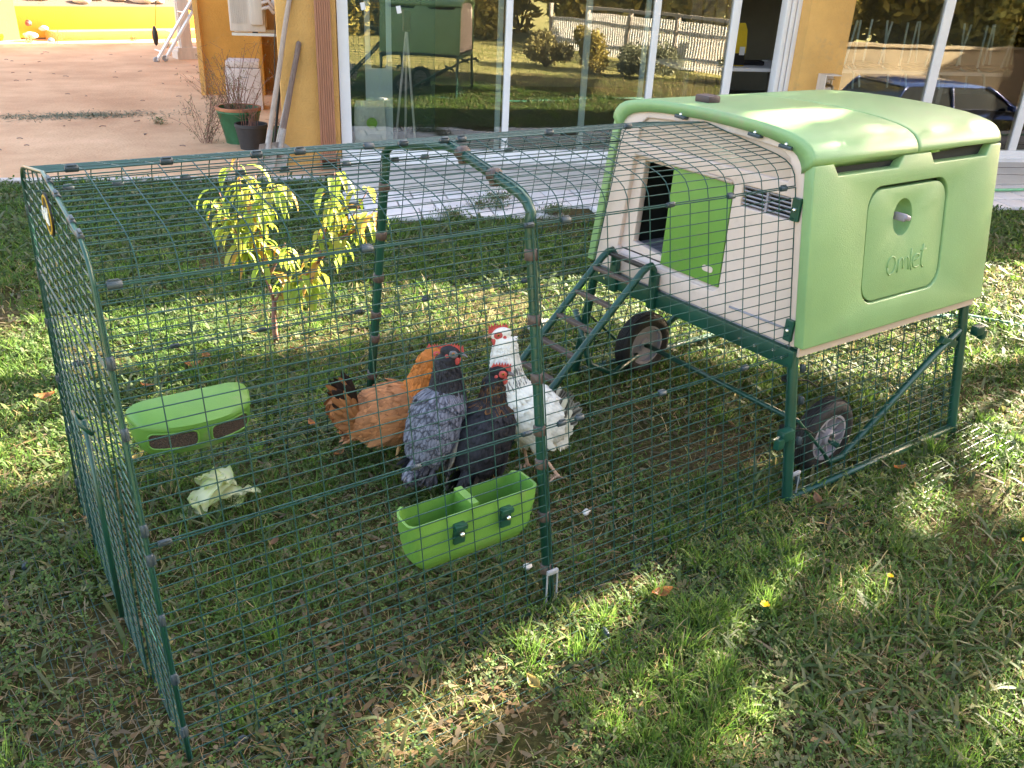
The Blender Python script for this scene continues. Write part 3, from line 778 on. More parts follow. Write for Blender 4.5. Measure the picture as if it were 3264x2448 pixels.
# end panels: under the coop, and the door end
panel(lambda s, t: (L3 + .004, s * ys(t), t), -.99, .99, 15, .006, .49, 18)
def endw(z):
    if z <= HU: return ys(z)
    for i in range(len(PROF) - 1):
        if PROF[i][1] <= z <= PROF[i + 1][1] + 1e-6:
            k = (z - PROF[i][1]) / max(1e-6, PROF[i + 1][1] - PROF[i][1]); return -(PROF[i][0] + (PROF[i + 1][0] - PROF[i][0]) * k)
    return 0
def end_panel(y0, y1, z0, z1, x, name):
    mb = MB()
    ny = max(2, round((y1 - y0) / .07)); nz = round((z1 - z0) / .0272)
    for i in range(ny + 1):
        y = y0 + (y1 - y0) * i / ny; top = z1; zz = z0
        zs = [z0 + (z1 - z0) * k / 60 for k in range(61)]
        ok = [z for z in zs if endw(z) >= abs(y) - 1e-4]
        if len(ok) < 2: continue
        mb.tube([(x, y, ok[0]), (x, y, ok[-1])], .0021 if i in (0, ny) else WR, 5)
    for j in range(nz + 1):
        z = min(z0 + (z1 - z0) * j / nz, HR - .004); wv = endw(z)
        a, b_ = max(y0, -wv), min(y1, wv)
        if b_ - a < .02: continue
        mb.tube([(x + .0025, a, z), (x + .0025, (a + b_) / 2, z), (x + .0025, b_, z)], .0021 if j in (0, nz) else WR, 5)
    return mb
mb = end_panel(-.60, -.27, .006, .80, -.004, 'x'); mb.v = mb.v
mb.build('mesh_panel', M['wire'], run, True, True, 60)
end_panel(.25, .60, .006, .80, -.004, 'x').build('mesh_panel', M['wire'], run, True, True, 60)
end_panel(-.50, .50, .805, HR, -.004, 'x').build('mesh_panel', M['wire'], run, True, True, 60)
dr = end_panel(-.27, .25, .02, .80, -.014, 'x')
door = dr.build('mesh_door', M['wire'], run, True, True, 60)
hb = MB(); hb.tube([(-.024, -.19, .60), (-.045, -.19, .63), (-.045, -.13, .63), (-.024, -.13, .60)], .004, 6); hb.tube([(-.03, -.16, .62), (-.03, -.16, .12)], .006, 6)
o = hb.build('handle', M['tube'], door, True)
# outline of the door end and thin end frame wires
fr = MB()
o_ = [(-.002, -ys(0) + 0, 0.004), (-.002, -ys(HS), HS), (-.002, -RB, HU)] + [(-.002, y, z) for y, z in PROF[1:]] + [(-.002, -y, z) for y, z in PROF[-2::-1]] + [(-.002, ys(HS), HS), (-.002, ys(0), .004)]
fr.tube(o_, .0042, 6)
fr.build('end_frame', M['tube'], run, True)
# middle hoop
hp = MB()
def hoop(x, off=.004):
    pr = [(-ys(0) + off, .0), (-ys(HS) + off, HS), (-ys(.90) + off, .90), (-RB + off + .002, .955), (-.352, .985), (-.336, 1.004), (-.310, 1.016), (-.27, 1.024), (-.02, HR - .014)]
    return [(x, y, z) for y, z in pr] + [(x, -y, z) for y, z in pr[::-1]]
hp.tube(hoop(L1, .016), .0125, 12)
hp.build('hoop', M['tube'], run, True)
for side in (-1, 1):
    for z in (.10, .245, .385, .47, .60, .74, .89):
        c = MB(); c.lathe([(.0145, -.013), (.0165, -.011), (.0165, .011), (.0145, .013)], (0, 0, 0), 14)
        o = c.build('collar', M['clipcap'], run, True); o.location = (L1, side * (ys(z) - .016), z); o.rotation_euler = (R(-10) * -side, 0, 0); o.parent = run; o.matrix_parent_inverse = world_of(run).inverted()
for y, z in ((-.20, 1.037), (-.06, 1.062)):
    c = MB(); c.lathe([(.0145, -.015), (.017, -.012), (.017, .012), (.0145, .015)], (0, 0, 0), 14); c.box((.0, -.014, .0), (.02, .022, .02), bev=.003)
    o = c.build('collar', M['clipcap'], run, True); o.location = (L1, y, z); o.rotation_euler = (R(80), 0, 0); adopt(o, run)
# feet stakes on the hoop and coop legs
for x, y in ((L1, -ys(.05) - .004), (L2 + .03, -ys(.05) - .012)):
    c = MB(); c.tube([(-.016, 0, .0), (-.016, .004, .105), (.016, .004, .105), (.016, 0, .0)], .0025, 6); c.box((0, .004, .104), (.034, .010, .012), bev=.003)
    o = c.build('ground_clip', M['grey'], run, True, True, 50); o.location = (x, y, 0); adopt(o, run)
# clips
def clip_mesh():
    mb = MB(); ring = []
    n = 10; rs = []
    for zx in (-.0125, -.0112, .0112, .0125):
        k = .82 if abs(zx) > .012 else 1
        rs.append([Vector((zx, math.cos(2 * math.pi * i / n) * .0062 * k, math.sin(2 * math.pi * i / n) * .0078 * k)) for i in range(n)])
    mb.loft(rs); mb.box((0, .0, .0085), (.018, .006, .0035), bev=.001)
    return mb
clip0 = clip_mesh().build('clip', M['clip'], None, True, True, 45)
adopt(clip0, run)
spots = []
def clipat(p, d=(1, 0, 0)): spots.append((Vector(p), Vector(d)))
X1 = [.045, .42, .84, .985, 1.25, 1.70]
for x in (.03, .56, .86, .965, 1.02, 1.30, 1.62): clipat((x, -ys(HS) - .003, HS))
for x in (.03, .50, .895, 1.0, 1.33, 1.55, 1.76): clipat((x, -RB - .003, HU))
for x in (.05, .23, .42, .52, .69, .78, .895, .945, 1.22, 1.50): clipat((x, 0, HR + .003))
for x in (.09, .20, .36, .50, .62, .80, .95, 1.05, 1.35): clipat((x, RB + .003, HU))
for x in (.05, .30, .55, .86, 1.10, 1.50): clipat((x, ys(HS) + .003, HS))
for x in (.10, .30, .70, 1.20, 1.60): clipat((x, -ys(0) - .006, .012))
for z in (.08, .20, .33, .455, .515, .70, .83): clipat((0.0, -ys(z), z), (0, .18, 1))
for z in (.1, .28, .45, .62, .75, .92): clipat((0.0, ys(z), z), (0, -.18, 1))
for y in (-.30, -.24, -.12, -.05): clipat((0.0, y, HR - .045 * abs(y) / .285), (0, 1, .15))
for z in (.07, .2, .33, .43): clipat((L2 + .05, -ys(z) - .006, z), (0, .18, 1))
for z in (.06, .2, .33, .42): clipat((L3 + .006, -ys(z) - .006, z), (0, .18, 1))
for k, (p, d) in enumerate(spots):
    o = clip0 if k == 0 else clip0.copy()
    if k: COL.objects.link(o); o.parent = run; o.matrix_parent_inverse = clip0.matrix_parent_inverse
    o.location = p
    q = d.normalized().to_track_quat('X', 'Z')
    o.rotation_euler = (q.to_matrix() @ Matrix.Rotation(rng.uniform(-.9, .9), 3, 'X')).to_euler()
# skirt panels lying on the grass
def skirt(P, s0, s1, ns, nt):
    panel(P, s0, s1, ns, 0, 1, nt, 'ground_skirt', r=.0010, edge=.0014)
skirt(lambda s, t: (s, -ys(0) - .004 - t * .235, .012 + .006 * math.sin(s * 9)), 0.02, L1 - .01, 14, 9)
skirt(lambda s, t: (s, -ys(0) - .004 - t * .235, .012 + .006 * math.sin(s * 9)), L1 + .01, L2, 14, 9)
skirt(lambda s, t: (s, -ys(0) - .004 - t * .20, .012 + .03 * max(0, (s - 2.7) / .4)), L2 + .02, L3 + .09, 14, 8)
skirt(lambda s, t: (-.004 - t * .33, s, .012 + .006 * math.sin(s * 7)), -.5, .53, 16, 12)
for p in ((.95, -.70, .02), (2.35, -.60, .02), (-.18, .30, .02)):
    o = clip0.copy(); COL.objects.link(o); o.parent = run; o.matrix_parent_inverse = clip0.matrix_parent_inverse; o.location = p; o.rotation_euler = (rng.random(), 0, rng.random() * 2)

def text_mesh(body, size, ext, mt, name, rough=None, shear=0, spacing=1.0):
    cu = bpy.data.curves.new(name, 'FONT'); cu.body = body; cu.size = size; cu.extrude = ext; cu.align_x = 'CENTER'; cu.align_y = 'CENTER'; cu.shear = shear; cu.space_character = spacing
    o = bpy.data.objects.new(name, cu); COL.objects.link(o)
    dg = bpy.context.evaluated_depsgraph_get(); me = bpy.data.meshes.new_from_object(o.evaluated_get(dg))
    bpy.data.objects.remove(o); me.materials.clear(); me.materials.append(mt)
    q = bpy.data.objects.new(name, me); COL.objects.link(q); return q
# strokes of the handwritten maker's lettering (unit square per word, x 0..1)
OMLET = [[(.0, .45), (.005, .62), (.05, .78), (.12, .82), (.19, .74), (.215, .55), (.19, .34), (.13, .21), (.06, .18), (.015, .28), (0, .45)],
         [(.27, .20), (.285, .45), (.31, .68)], [(.285, .45), (.32, .64), (.37, .70), (.41, .60), (.42, .42), (.42, .30)], [(.42, .42), (.46, .62), (.51, .70), (.55, .62), (.56, .40), (.57, .22)],
         [(.62, .95), (.615, .65), (.62, .35), (.65, .18)], [(.69, .48), (.80, .53), (.85, .60), (.82, .70), (.75, .72), (.69, .62), (.675, .45), (.70, .29), (.77, .22), (.85, .28)],
         [(.95, 1.02), (.925, .75), (.91, .48), (.92, .28), (.97, .19)], [(.87, .80), (.95, .82), (1.02, .83)]]
def lettering(mb, Pf, w, h, r, m=0):
    for st in OMLET:
        mb.tube([Pf(x * w, y * h) for x, y in st], r, 5, m)
# round sign on the door end
sg = thing('round_sign', (-.008, -.04, 1.008), 'small round black and yellow maker sign wired to the run door end', 'sign')
b_ = MB(); Rx = Matrix.Rotation(R(-90), 3, 'Y')
b_.lathe([(.042, 0), (.042, .004)], (0, 0, 0), 28, Rx); lbuild(b_, 'disc', M['signblack'], sg)
b_ = MB(); b_.lathe([(.038, .004), (.038, .0055), (.0345, .0055), (.0345, .004)], (0, 0, 0), 28, Rx, cap=False); lbuild(b_, 'ring', M['signyellow'], sg)
b_ = MB(); lettering(b_, lambda x, y: Vector((-.007, .036 - x, y - .022)), .066, .040, .0014); lbuild(b_, 'lettering', M['signwhite'], sg)

# ------------------------------------------------------------------ coop
coop = thing('chicken_coop', (2.3, 0, 0), 'apple green plastic hen house with pale pink front on wheeled legs', 'hen house')
def py(z): return .495 - (z - .515) * .155           # half width of the shell
TH = .034
XF, XR = 1.815, 2.785
def rrect(x0, x1, z0, z1, r, n=6):
    out = []
    for cx, cz, a0 in ((x1 - r, z1 - r, 0), (x0 + r, z1 - r, 90), (x0 + r, z0 + r, 180), (x1 - r, z0 + r, 270)):
        for k in range(n + 1):
            a = R(a0 + 90 * k / n); out.append((cx + r * math.cos(a), cz + r * math.sin(a)))
    return out
def filled(loops, holes, Pf):
    """triangulated face set from an outer loop and holes, mapped by Pf(x,z); returns MB"""
    bm = bmesh.new(); edges = []
    for lp in [loops] + holes:
        vs = [bm.verts.new((x, z, 0)) for x, z in lp]
        for i in range(len(vs)): edges.append(bm.edges.new((vs[i], vs[(i + 1) % len(vs)])))
    bmesh.ops.triangle_fill(bm, use_beauty=True, edges=edges)
    bm.verts.index_update()
    V = [Pf(v.co.x, v.co.y) for v in bm.verts]; F = [tuple(v.index for v in f.verts) for f in bm.faces]
    bm.free(); return V, F
def slab(name, outer, holes, Pf0, Pf1, mt, parent, bev=.004):
    """plate with holes between the two mapped surfaces"""
    mb = MB(); V, F = filled(outer, holes, Pf0); mb.add(V, F); V, F = filled(outer, holes, Pf1); mb.add(V, F)
    for lp in [outer] + holes:
        a = [Pf0(*p) for p in lp]; b_ = [Pf1(*p) for p in lp]; n = len(lp)
        mb.add(a + b_, [(i, (i + 1) % n, n + (i + 1) % n, n + i) for i in range(n)])
    bm = bmesh.new(); me = bpy.data.meshes.new(name); me.from_pydata(mb.v, [], mb.f); bm.from_mesh(me)
    bmesh.ops.remove_doubles(bm, verts=bm.verts[:], dist=.0002)
    bmesh.ops.recalc_face_normals(bm, faces=bm.faces[:])
    if bev:
        es = [e for e in bm.edges if len(e.link_faces) == 2 and e.calc_face_angle(0) > R(50)]
        bmesh.ops.bevel(bm, geom=es, offset=bev, segments=3, profile=.5, affect='EDGES', clamp_overlap=True)
    for f in bm.faces: f.smooth = True
    bm.to_mesh(me); bm.free(); me.set_sharp_from_angle(angle=R(35)); me.materials.append(mt)
    o = bpy.data.objects.new(name, me); COL.objects.link(o)
    if parent is not None: adopt(o, parent)
    return o
# side panel (near) with egg door opening
def side_outline():
    zt = 1.026; zn = .992
    top = [(XR, zt), (2.72, zt), (2.70, zn), (2.40, zn), (2.375, zt), (2.235, zt), (2.21, zn), (1.925, zn), (1.90, zt), (XF, zt)]
    return [(XF, .512), (XR, .512)] + top
egg = rrect(2.075, 2.495, .598, .945, .062, 8)
for side in (-1, 1):
    slab('side_panel', side_outline(), [egg] if side < 0 else [], lambda x, z: (x, side * py(z), z), lambda x, z: (x, side * (py(z) - TH), z), M['shell'], coop)
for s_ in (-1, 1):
    mb = MB(); mb.box((2.30, s_ * .385, 1.0), (.93, .012, .09)); mb.build('gap_shade', M['dark'], coop)  # dark strips painted as the shade in the gap below the lid
for x in (1.885, 2.40):
    mb = MB(); mb.box((x, -py(1.028) + .012, 1.027), (.05, .022, .012), bev=.005); mb.build('lid_catch', M['green'], coop, True, True, 50)
# egg door
def inset(lp, d):
    cx = sum(p[0] for p in lp) / len(lp); cz = sum(p[1] for p in lp) / len(lp)
    return None
eggd = rrect(2.082, 2.488, .604, .934, .060, 8)
kh = [(2.262 + .050 * math.cos(2 * math.pi * k / 24), .842 + .056 * math.sin(2 * math.pi * k / 24)) for k in range(24)]
ed = slab('egg_door', eggd, [kh], lambda x, z: (x, -(py(z) - .004), z), lambda x, z: (x, -(py(z) - .03), z), M['shell'], coop, .004)
mb = MB()
rings = []
for k, (s_, dp) in enumerate(((1.0, .006), (.985, .024), (.92, .042), (.7, .054), (.2, .058))):
    rings.append([(2.262 + .050 * s_ * math.cos(2 * math.pi * q / 24), -(py(.842) - dp) + (.056 * s_ * math.sin(2 * math.pi * q / 24)) * .155, .842 + .056 * s_ * math.sin(2 * math.pi * q / 24)) for q in range(24)])
mb.loft(rings, cap=False); mb.add(rings[-1], [tuple(range(24))]); mb.build('handle_cup', M['shell'], ed, True)
mb = MB(); mb.box((2.258, -py(.842) + .010, .842), (.016, .040, .024), bev=.005); mb.box((2.266, -py(.842) - .004, .842), (.030, .022, .017), Matrix.Rotation(.3, 3, 'Y'), bev=.006); mb.build('handle', M['lilac'], ed, True)
mb = MB(); lettering(mb, lambda x, y: Vector((2.205 + x, -(py(.655 + y) - .0035), .655 + y)), .20, .088, .0028); mb.build('lettering', M['shell'], ed, True)
# lid: two halves, arched
LP = [(-.4195, 1.032), (-.417, 1.047), (-.408, 1.063), (-.392, 1.079), (-.366, 1.092), (-.328, 1.1015), (-.27, 1.110), (-.20, 1.1155), (-.10, 1.1195), (0, 1.121)]
LP = LP + [(-y, z) for y, z in LP[-2::-1]]
def lid(x0, x1, name, endcap):
    mb = MB(); n = len(LP); rings = []
    def ring(x, s, dz=0):
        return [(x, y * s, 1.032 + (z - 1.032) * (1 - (1 - s) * 2.5) + dz) for y, z in LP]
    if endcap: xs = [(x0, .992), (x0 + .004, .998), (x0 + .012, 1), (x1 - .07, 1), (x1 - .035, .992), (x1 - .012, .975), (x1 - .002, .945), (x1, .93)]
    else: xs = [(x0, .988), (x0 + .002, .995), (x0 + .006, 1), (x1 - .006, 1), (x1, .994)]
    for x, s in xs: rings.append(ring(x, s))
    mb.loft(rings, closed=False)
    # inner surface and rims
    inner = [[(min(max(x, x0 + .002), x1 - .02), y * .915, z - .033) for x, y, z in r_] for r_ in (rings[0], rings[-1])]
    a = rings[0]; b_ = inner[0]
    mb.add(a + b_, [(i, i + 1, n + i + 1, n + i) for i in range(n - 1)])
    mb.loft(inner, closed=False)
    a = rings[-1]; b_ = inner[1]; mb.add(a + b_, [(i, i + 1, n + i + 1, n + i) for i in range(n - 1)])
    for q in (0, n - 1):
        e = [r_[q] for r_ in rings]; i0, i1 = inner[0][q], inner[1][q]
        mb.add(e + [i1, i0], [tuple(range(len(e) + 2))])
    o = mb.build(name, M['shell'], coop, True, True, 50)
    me = o.data; bm = bmesh.new(); bm.from_mesh(me); bmesh.ops.remove_doubles(bm, verts=bm.verts[:], dist=.0003); bmesh.ops.recalc_face_normals(bm, faces=bm.faces[:]); bm.to_mesh(me); bm.free()
    return o
lid(XF - .006, 2.298, 'lid', False); lid(2.305, XR + .016, 'lid', True)
mb = MB(); mb.box((2.30, 0, 1.06), (.9, .70, .06)); mb.build('lid_shade_core', M['dark'], coop)  # near-black filler, shade under the lid put into its colour
mb = MB(); mb.box((1.93, .11, 1.128), (.055, .062, .026), bev=.008); mb.build('lid_knob', M['knob'], coop, True, True, 50)
# green front rims of the shell, both sides
# pink front: plate with a recess for the door and an arched band
def pz(y): # top edge of the pink front
    y = abs(y); pts = [(0, 1.094), (.10, 1.092), (.216, 1.085), (.30, 1.078), (.345, 1.062), (.372, 1.034), (.383, 1.0)]
    for (a, za), (b_, zb) in zip(pts, pts[1:]):
        if a <= y <= b_: return za + (zb - za) * (y - a) / (b_ - a)
    return 1.0
half = [(.459, .505), (.383, 1.0), (.372, 1.034), (.345, 1.062), (.30, 1.078), (.216, 1.085), (.10, 1.092)]
pinko = half + [(0, 1.094)] + [(-y, z) for y, z in half[::-1]]
rec = [(.345, .60), (.325, .575), (-.12, .575), (-.142, .592), (-.142, .915), (-.125, .93), (.285, .93), (.305, .915)]
vent = [(-.175, .862), (-.175, .925), (-.352, .925), (-.362, .862)]
band = [(.300, .968), (.290, 1.030), (.262, 1.052), (.15, 1.060), (0, 1.064), (-.15, 1.060), (-.29, 1.050), (-.325, 1.030), (-.338, .980), (-.330, .966)]
X0 = 1.822
slab('front_panel', pinko, [rec, vent, band], lambda y, z: (X0, y, z), lambda y, z: (X0 + .028, y, z), M['pink'], coop, .005)
slab('front_band', [(.325, .955), (.31, 1.04), (.27, 1.064), (.15, 1.072), (0, 1.076), (-.15, 1.072), (-.30, 1.062), (-.345, 1.035), (-.355, .955)], [], lambda y, z: (X0 + .012, y, z), lambda y, z: (X0 + .03, y, z), M['pinkdark'], coop, 0)
# door surround: recessed plate with the opening
op = [(.285, .628), (.112, .612), (-.12, .605), (-.12, .905), (.268, .912)]
slab('door_surround', [(.41, .545), (-.165, .545), (-.165, .955), (.37, .955)], [op], lambda y, z: (X0 + .018, y, z), lambda y, z: (X0 + .045, y, z), M['pink'], coop, .003)
mb = MB(); mb.prism([(X0 + .002, .335, .577), (X0 + .03, .335, .60), (X0 + .03, .335, .575)], (0, -.47, 0)); mb.build('door_ledge', M['pink'], coop)
slab('sliding_door', [(.128, .592), (-.136, .590), (-.136, .918), (.118, .922)], [], lambda y, z: (X0 + .004, y, z), lambda y, z: (X0 + .014, y, z), M['green'], coop, .002)
mb = MB(); mb.prism([(X0 + .0015, y, z) for y, z in rrect(-.106, -.062, .628, .647, .0085, 5)], (.006, 0, 0)); mb.build('finger_slot', M['pink'], coop)
mb = MB(); mb.tube([(X0, .30, .932), (X0, -.135, .924)], .006, 8); mb.build('door_track', M['pinkdark'], coop, True)
# interior: near-black walls, its shade put into the colour
mb = MB(); mb.box((2.07, .05, .76), (.02, .66, .5)); mb.box((1.975, .33, .76), (.18, .02, .5)); mb.box((1.975, -.22, .76), (.18, .02, .5)); mb.box((1.975, 0, .95), (.18, .7, .02))
mb.build('interior', M['dark'], coop)
mb = MB()
for k in range(14): mb.tube([(X0 + .03, .32 - k * .036, .598), (2.04, .32 - k * .036, .598)], .013, 8)
mb.box((1.95, .06, .585), (.22, .56, .02)); mb.build('tray', M['tray'], coop, True, True, 50)
# vent grille
mb = MB()
for k in range(5):
    z = .868 + k * .0125
    mb.box((X0 + .014, -.266, z), (.016, .188, .004), Matrix.Rotation(.5, 3, 'Y'))
mb.box((X0 + .010, -.268, .893), (.012, .008, .066)); mb.build('vent_grille', M['tray'], coop)
mb = MB(); mb.box((X0 + .03, -.267, .893), (.004, .2, .075)); mb.build('vent_shade', M['dark'], coop)  # dark sheet painted as the shade behind the slats
mb = MB(); mb.tube([(X0 - .001, -.20, .548), (X0 - .001, -.42, .552)], .004, 6); mb.build('front_rib', M['tray'], coop, True)
for z in (.90, .555):
    mb = MB(); mb.box((X0 - .008, -py(z) + .052, z), (.012, .028, .066), bev=.003); mb.ball((X0 - .016, -py(z) + .052, z), .006, 8, 6, m=1); mb.build('hinge_plate', [M['tube'], M['steel']], coop)
for y in (.10, -.20, -.315):
    mb = MB(); mb.box((X0 - .01, y, pz(y) - .012), (.02, .045, .010), Matrix.Rotation(.06, 3, 'X'), bev=.003); mb.ball((X0 - .012, y, pz(y) - .005), .006, 8, 6, m=1); mb.build('mesh_latch', [M['clip'], M['steel']], coop)
# back (far +x) panel and floor
mb = MB(); mb.prism([(XR - .045, y, z) for y, z in pinko], (.03, 0, 0)); mb.build('back_panel', M['pink'], coop)
mb = MB(); mb.box((2.30, 0, .512), (.94, .88, .03)); mb.build('floor_tray', M['tray'], coop)
# steel frame
mb = MB()
mb.box((1.826, 0, .470), (.030, .94, .056), bev=.004)
mb.box((2.765, 0, .478), (.028, .93, .05), bev=.004)
for s_ in (-1, 1): mb.box((2.30, s_ * .455, .487), (.93, .022, .030), bev=.003)
for y in (-.27, -.33, -.40, -.435, .38, .41):
    mb.lathe([(.0055, 0), (.0045, .006)], (1.811, y, .468 + (.012 if y in (-.40, .41) else 0)), 8, Matrix.Rotation(R(-90), 3, 'Y'), m=1)
mb.build('frame', [M['tube'], M['steel']], coop, True, True, 40)
mb = MB(); mb.box((2.30, -.474, .4975), (.95, .006, .034)); mb.build('frame_trim', M['pinkdark'], coop)
for s_ in (-1, 1):
    for x in (1.83, 2.762):
        mb = MB(); mb.tube([(x, s_ * .454, .495), (x + .004, s_ * .535, .012)], .0165, 12); mb.lathe([(.02, 0), (.018, .03)], (x + .004, s_ * .535, 0), 12)
        mb.build('leg', M['tube'], coop, True, True, 50)
    mb = MB(); mb.tube([(1.835, s_ * .538, .018), (2.76, s_ * .538, .018)], .0115, 10); mb.build('foot_rail', M['tube'], coop, True)
# wheels and their lifting levers
def wheel(side):
    c = Vector((2.10, side * .44, .128)); nn = Vector((0, side, 0)); Mx = Matrix.Rotation(R(-90) * side, 3, 'X')
    b_ = MB()
    b_.lathe([(.078, -.026), (.100, -.034), (.118, -.030), (.127, -.018), (.130, -.006), (.130, .006), (.127, .018), (.118, .030), (.100, .034), (.078, .026), (.078, -.026)], c, 40, Mx, cap=False)
    for k in range(5):
        a = -.016 + k * .008
        b_.tube([c + Mx @ Vector((.1305 * math.cos(t * 2 * math.pi / 40), .1305 * math.sin(t * 2 * math.pi / 40), a)) for t in range(40)], .0022, 4, closed=True)
    wo = b_.build('wheel', M['rubber'], coop, True, True, 50)
    b_ = MB(); b_.lathe([(.082, -.028), (.082, .028), (.074, .028), (.074, -.028), (.082, -.028)], c, 40, Mx, cap=False)
    for k in range(5):
        a = k * 2 * math.pi / 5 + .3
        d = Mx @ Vector((math.cos(a), math.sin(a), 0)); tdir = Mx @ Vector((-math.sin(a), math.cos(a), 0)); zz_ = Mx @ Vector((0, 0, 1))
        for sg in (-1, 1):
            b_.prism([c + d * .018 + tdir * .010 * sg, c + d * .078 + tdir * .024 * sg, c + d * .078 + tdir * (.024 * sg + .006 * sg), c + d * .018 + tdir * (.010 + .006) * sg], zz_ * .02)
    b_.lathe([(.026, -.02), (.026, .030), (.016, .034), (.014, .02)], c, 20, Mx)
    b_.prism([c + Mx @ Vector((.076 * math.cos(t * .3142), .076 * math.sin(t * .3142), -.012)) for t in range(20)], Mx @ Vector((0, 0, .008)))
    b_.build('rim', M['rim'], wo, True, True, 40)
    b_ = MB(); b_.lathe([(.010, .03), (.009, .042)], c, 8, Mx); b_.build('axle_nut', M['steel'] if side < 0 else M['knob'], wo)
for s_ in (-1, 1):
    wheel(s_)
    y = s_ * .50
    b_ = MB(); b_.tube([(2.74, s_ * .475, .385), (2.60, s_ * .487, .335), (2.20, y, .10), (2.14, y, .062), (2.09, y - s_ * .01, .05), (2.06, s_ * .485, .09), (1.86, s_ * .50, .27)], [.013, .0125, .0115, .011, .010, .006, .005], 9)
    b_.tube([(2.10, s_ * .40, .128), (2.10, s_ * .505, .115)], .010, 8)
    b_.box((2.67, s_ * .483, .36), (.11, .018, .026), Matrix.Rotation(.36, 3, 'Y'), bev=.003)
    b_.build('wheel_lever', M['tube'], coop, True, True, 50)
b_ = MB(); b_.tube([(2.10, -.41, .128), (2.10, .41, .128)], .010, 8); b_.build('axle', M['tube'], coop, True)
b_ = MB(); b_.tube([(1.80, .52, .30), (1.83, .44, .09), (1.92, .40, .05), (2.06, .42, .09)], .013, 9); b_.build('wheel_lever', M['tube'], coop, True)
for x, z in ((1.795, .245), (2.80, .39)):
    b_ = MB(); b_.box((x, -.51, z), (.05, .03, .035), bev=.006); b_.box((x + (.03 if x > 2 else -.03), -.515, z - .02), (.03, .02, .035), bev=.004); b_.build('handle_catch', M['tube'], coop, True, True, 50)
b_ = MB(); b_.tube([(1.73, -.515, .247), (1.765, -.512, .247)], .004, 6); b_.build('catch_pin', M['steel'], coop)
# cable ties on the near leg
for z in (.40, .245):
    b_ = MB(); b_.lathe([(.0185, -.004), (.0185, .004)], (1.83, -ys(z) + .012, z), 12); b_.tube([(1.845, -ys(z) - .004, z), (1.90, -ys(z) - .012, z - .012), (1.96, -ys(z) - .01, z - .05)], .0025, 5)
    b_.build('cable_tie', M['black'], coop)
# ladder
b_ = MB(); lad = None
for y in (.33, .128):
    b_ = MB(); b_.tube([(1.806, y, .535), (1.800, y, .575), (1.786, y, .592), (1.768, y, .588), (1.745, y, .572), (1.64, y, .470), (1.19, y, .02)], .0125, 10); b_.box((1.808, y, .50), (.018, .036, .13), bev=.004)
    b_.build('ladder_rail', M['tube'], coop, True, True, 50)
for k in range(7):
    t = .06 + k * .135; x = 1.745 - t * .555; z = .572 - t * .552
    b_ = MB(); b_.box((x, .229, z), (.026, .20, .013), Matrix.Rotation(.1, 3, 'Y'), bev=.003); b_.build('ladder_rung', M['lilac'] if False else M['clipcap'], coop)
b_ = MB(); b_.box((1.775, .229, .582), (.02, .20, .012), bev=.003); b_.build('ladder_rung', M['black'], coop)

# ------------------------------------------------------------------ feeder and drinker hung on the mesh
# near trough: open two-bay drinker
tr = thing('drinker_trough', (.712, -.432, .200), 'apple green open trough drinker hooked on the near side of the run', 'drinker')
def ring_trough(z, k, n=36, x0=-.18, x1=.18, y0=-.045, y1=.048, r=.042):
    out = []
    xs0, xs1 = x0 * k, x1 * k; ym = (y0 + y1) / 2
    for cx, cy, a0 in ((xs1 - r, y1 - r, 0), (xs0 + r, y1 - r, 90), (xs0 + r, y0 + .02, 180), (xs1 - r, y0 + .02, 270)):
        rr_ = r if cy > 0 else .02
        cx2 = cx if cy > 0 else (xs1 - .02 if cx > 0 else xs0 + .02)
        for q in range(8):
            a = R(a0 + 90 * q / 7); out.append(Vector((cx2 + rr_ * math.cos(a), cy + rr_ * math.sin(a), z)))
    return out
def top_h(p):
    # rim height: low at both bays, high in the middle and the back
    x = p.x; h = .130 + .042 * math.exp(-(x / .05) ** 2)
    h += .010 * (abs(x) > .15)
    if p.y > .02: h += .004
    return h
b_ = MB()
outer = []
for z, k, sh in ((.0, .72, .02), (.006, .80, .012), (.03, .90, .004), (.045, .925, .001), (.056, .93, .003), (.072, .955, -.001), (.083, .957, .002), (.098, .978, -.001), (.108, .982, .001), (.14, 1.0, 0)):
    rg = ring_trough(z, k); rg = [Vector((p.x, p.y + (sh * .8 if p.y < 0 else -sh), p.z)) for p in rg]
    if z == .14: rg = [Vector((p.x, p.y, top_h(p))) for p in rg]
    outer.append(rg)
b_.loft(outer, cap=False)
b_.add(outer[0], [tuple(range(len(outer[0])))])
inn = []
for zf, k in ((1, .965), (.5, .93), (.12, .80)):
    rg = [Vector((p.x * k, (p.y - .005) * (k - .06) + .005, p.z if zf == 1 else .14 * zf)) for p in outer[-1]]; inn.append(rg)
b_.loft([outer[-1]] + inn, cap=False); b_.add(inn[-1], [tuple(range(len(inn[-1])))])
o = lbuild(b_, 'body', M['green'], tr, True, 45)
b_ = MB(); b_.box((0, .006, .08), (.02, .08, .13)); lbuild(b_, 'bridge', M['green'], tr, True, 50)
for x in (-.052, .078):
    b_ = MB(); b_.box((x, -.046, .088), (.030, .014, .056), bev=.003); b_.box((x, -.054, .108), (.034, .016, .012), bev=.003); lbuild(b_, 'hook', M['tube'], tr, True, 40)
    b_ = MB(); b_.ball((x, -.062, .092), .0065, 10, 8); b_.box((x, -.055, .092), (.005, .012, .005)); lbuild(b_, 'screw', M['steel'], tr, True, 60)
tr.rotation_euler = (0, 0, 0)
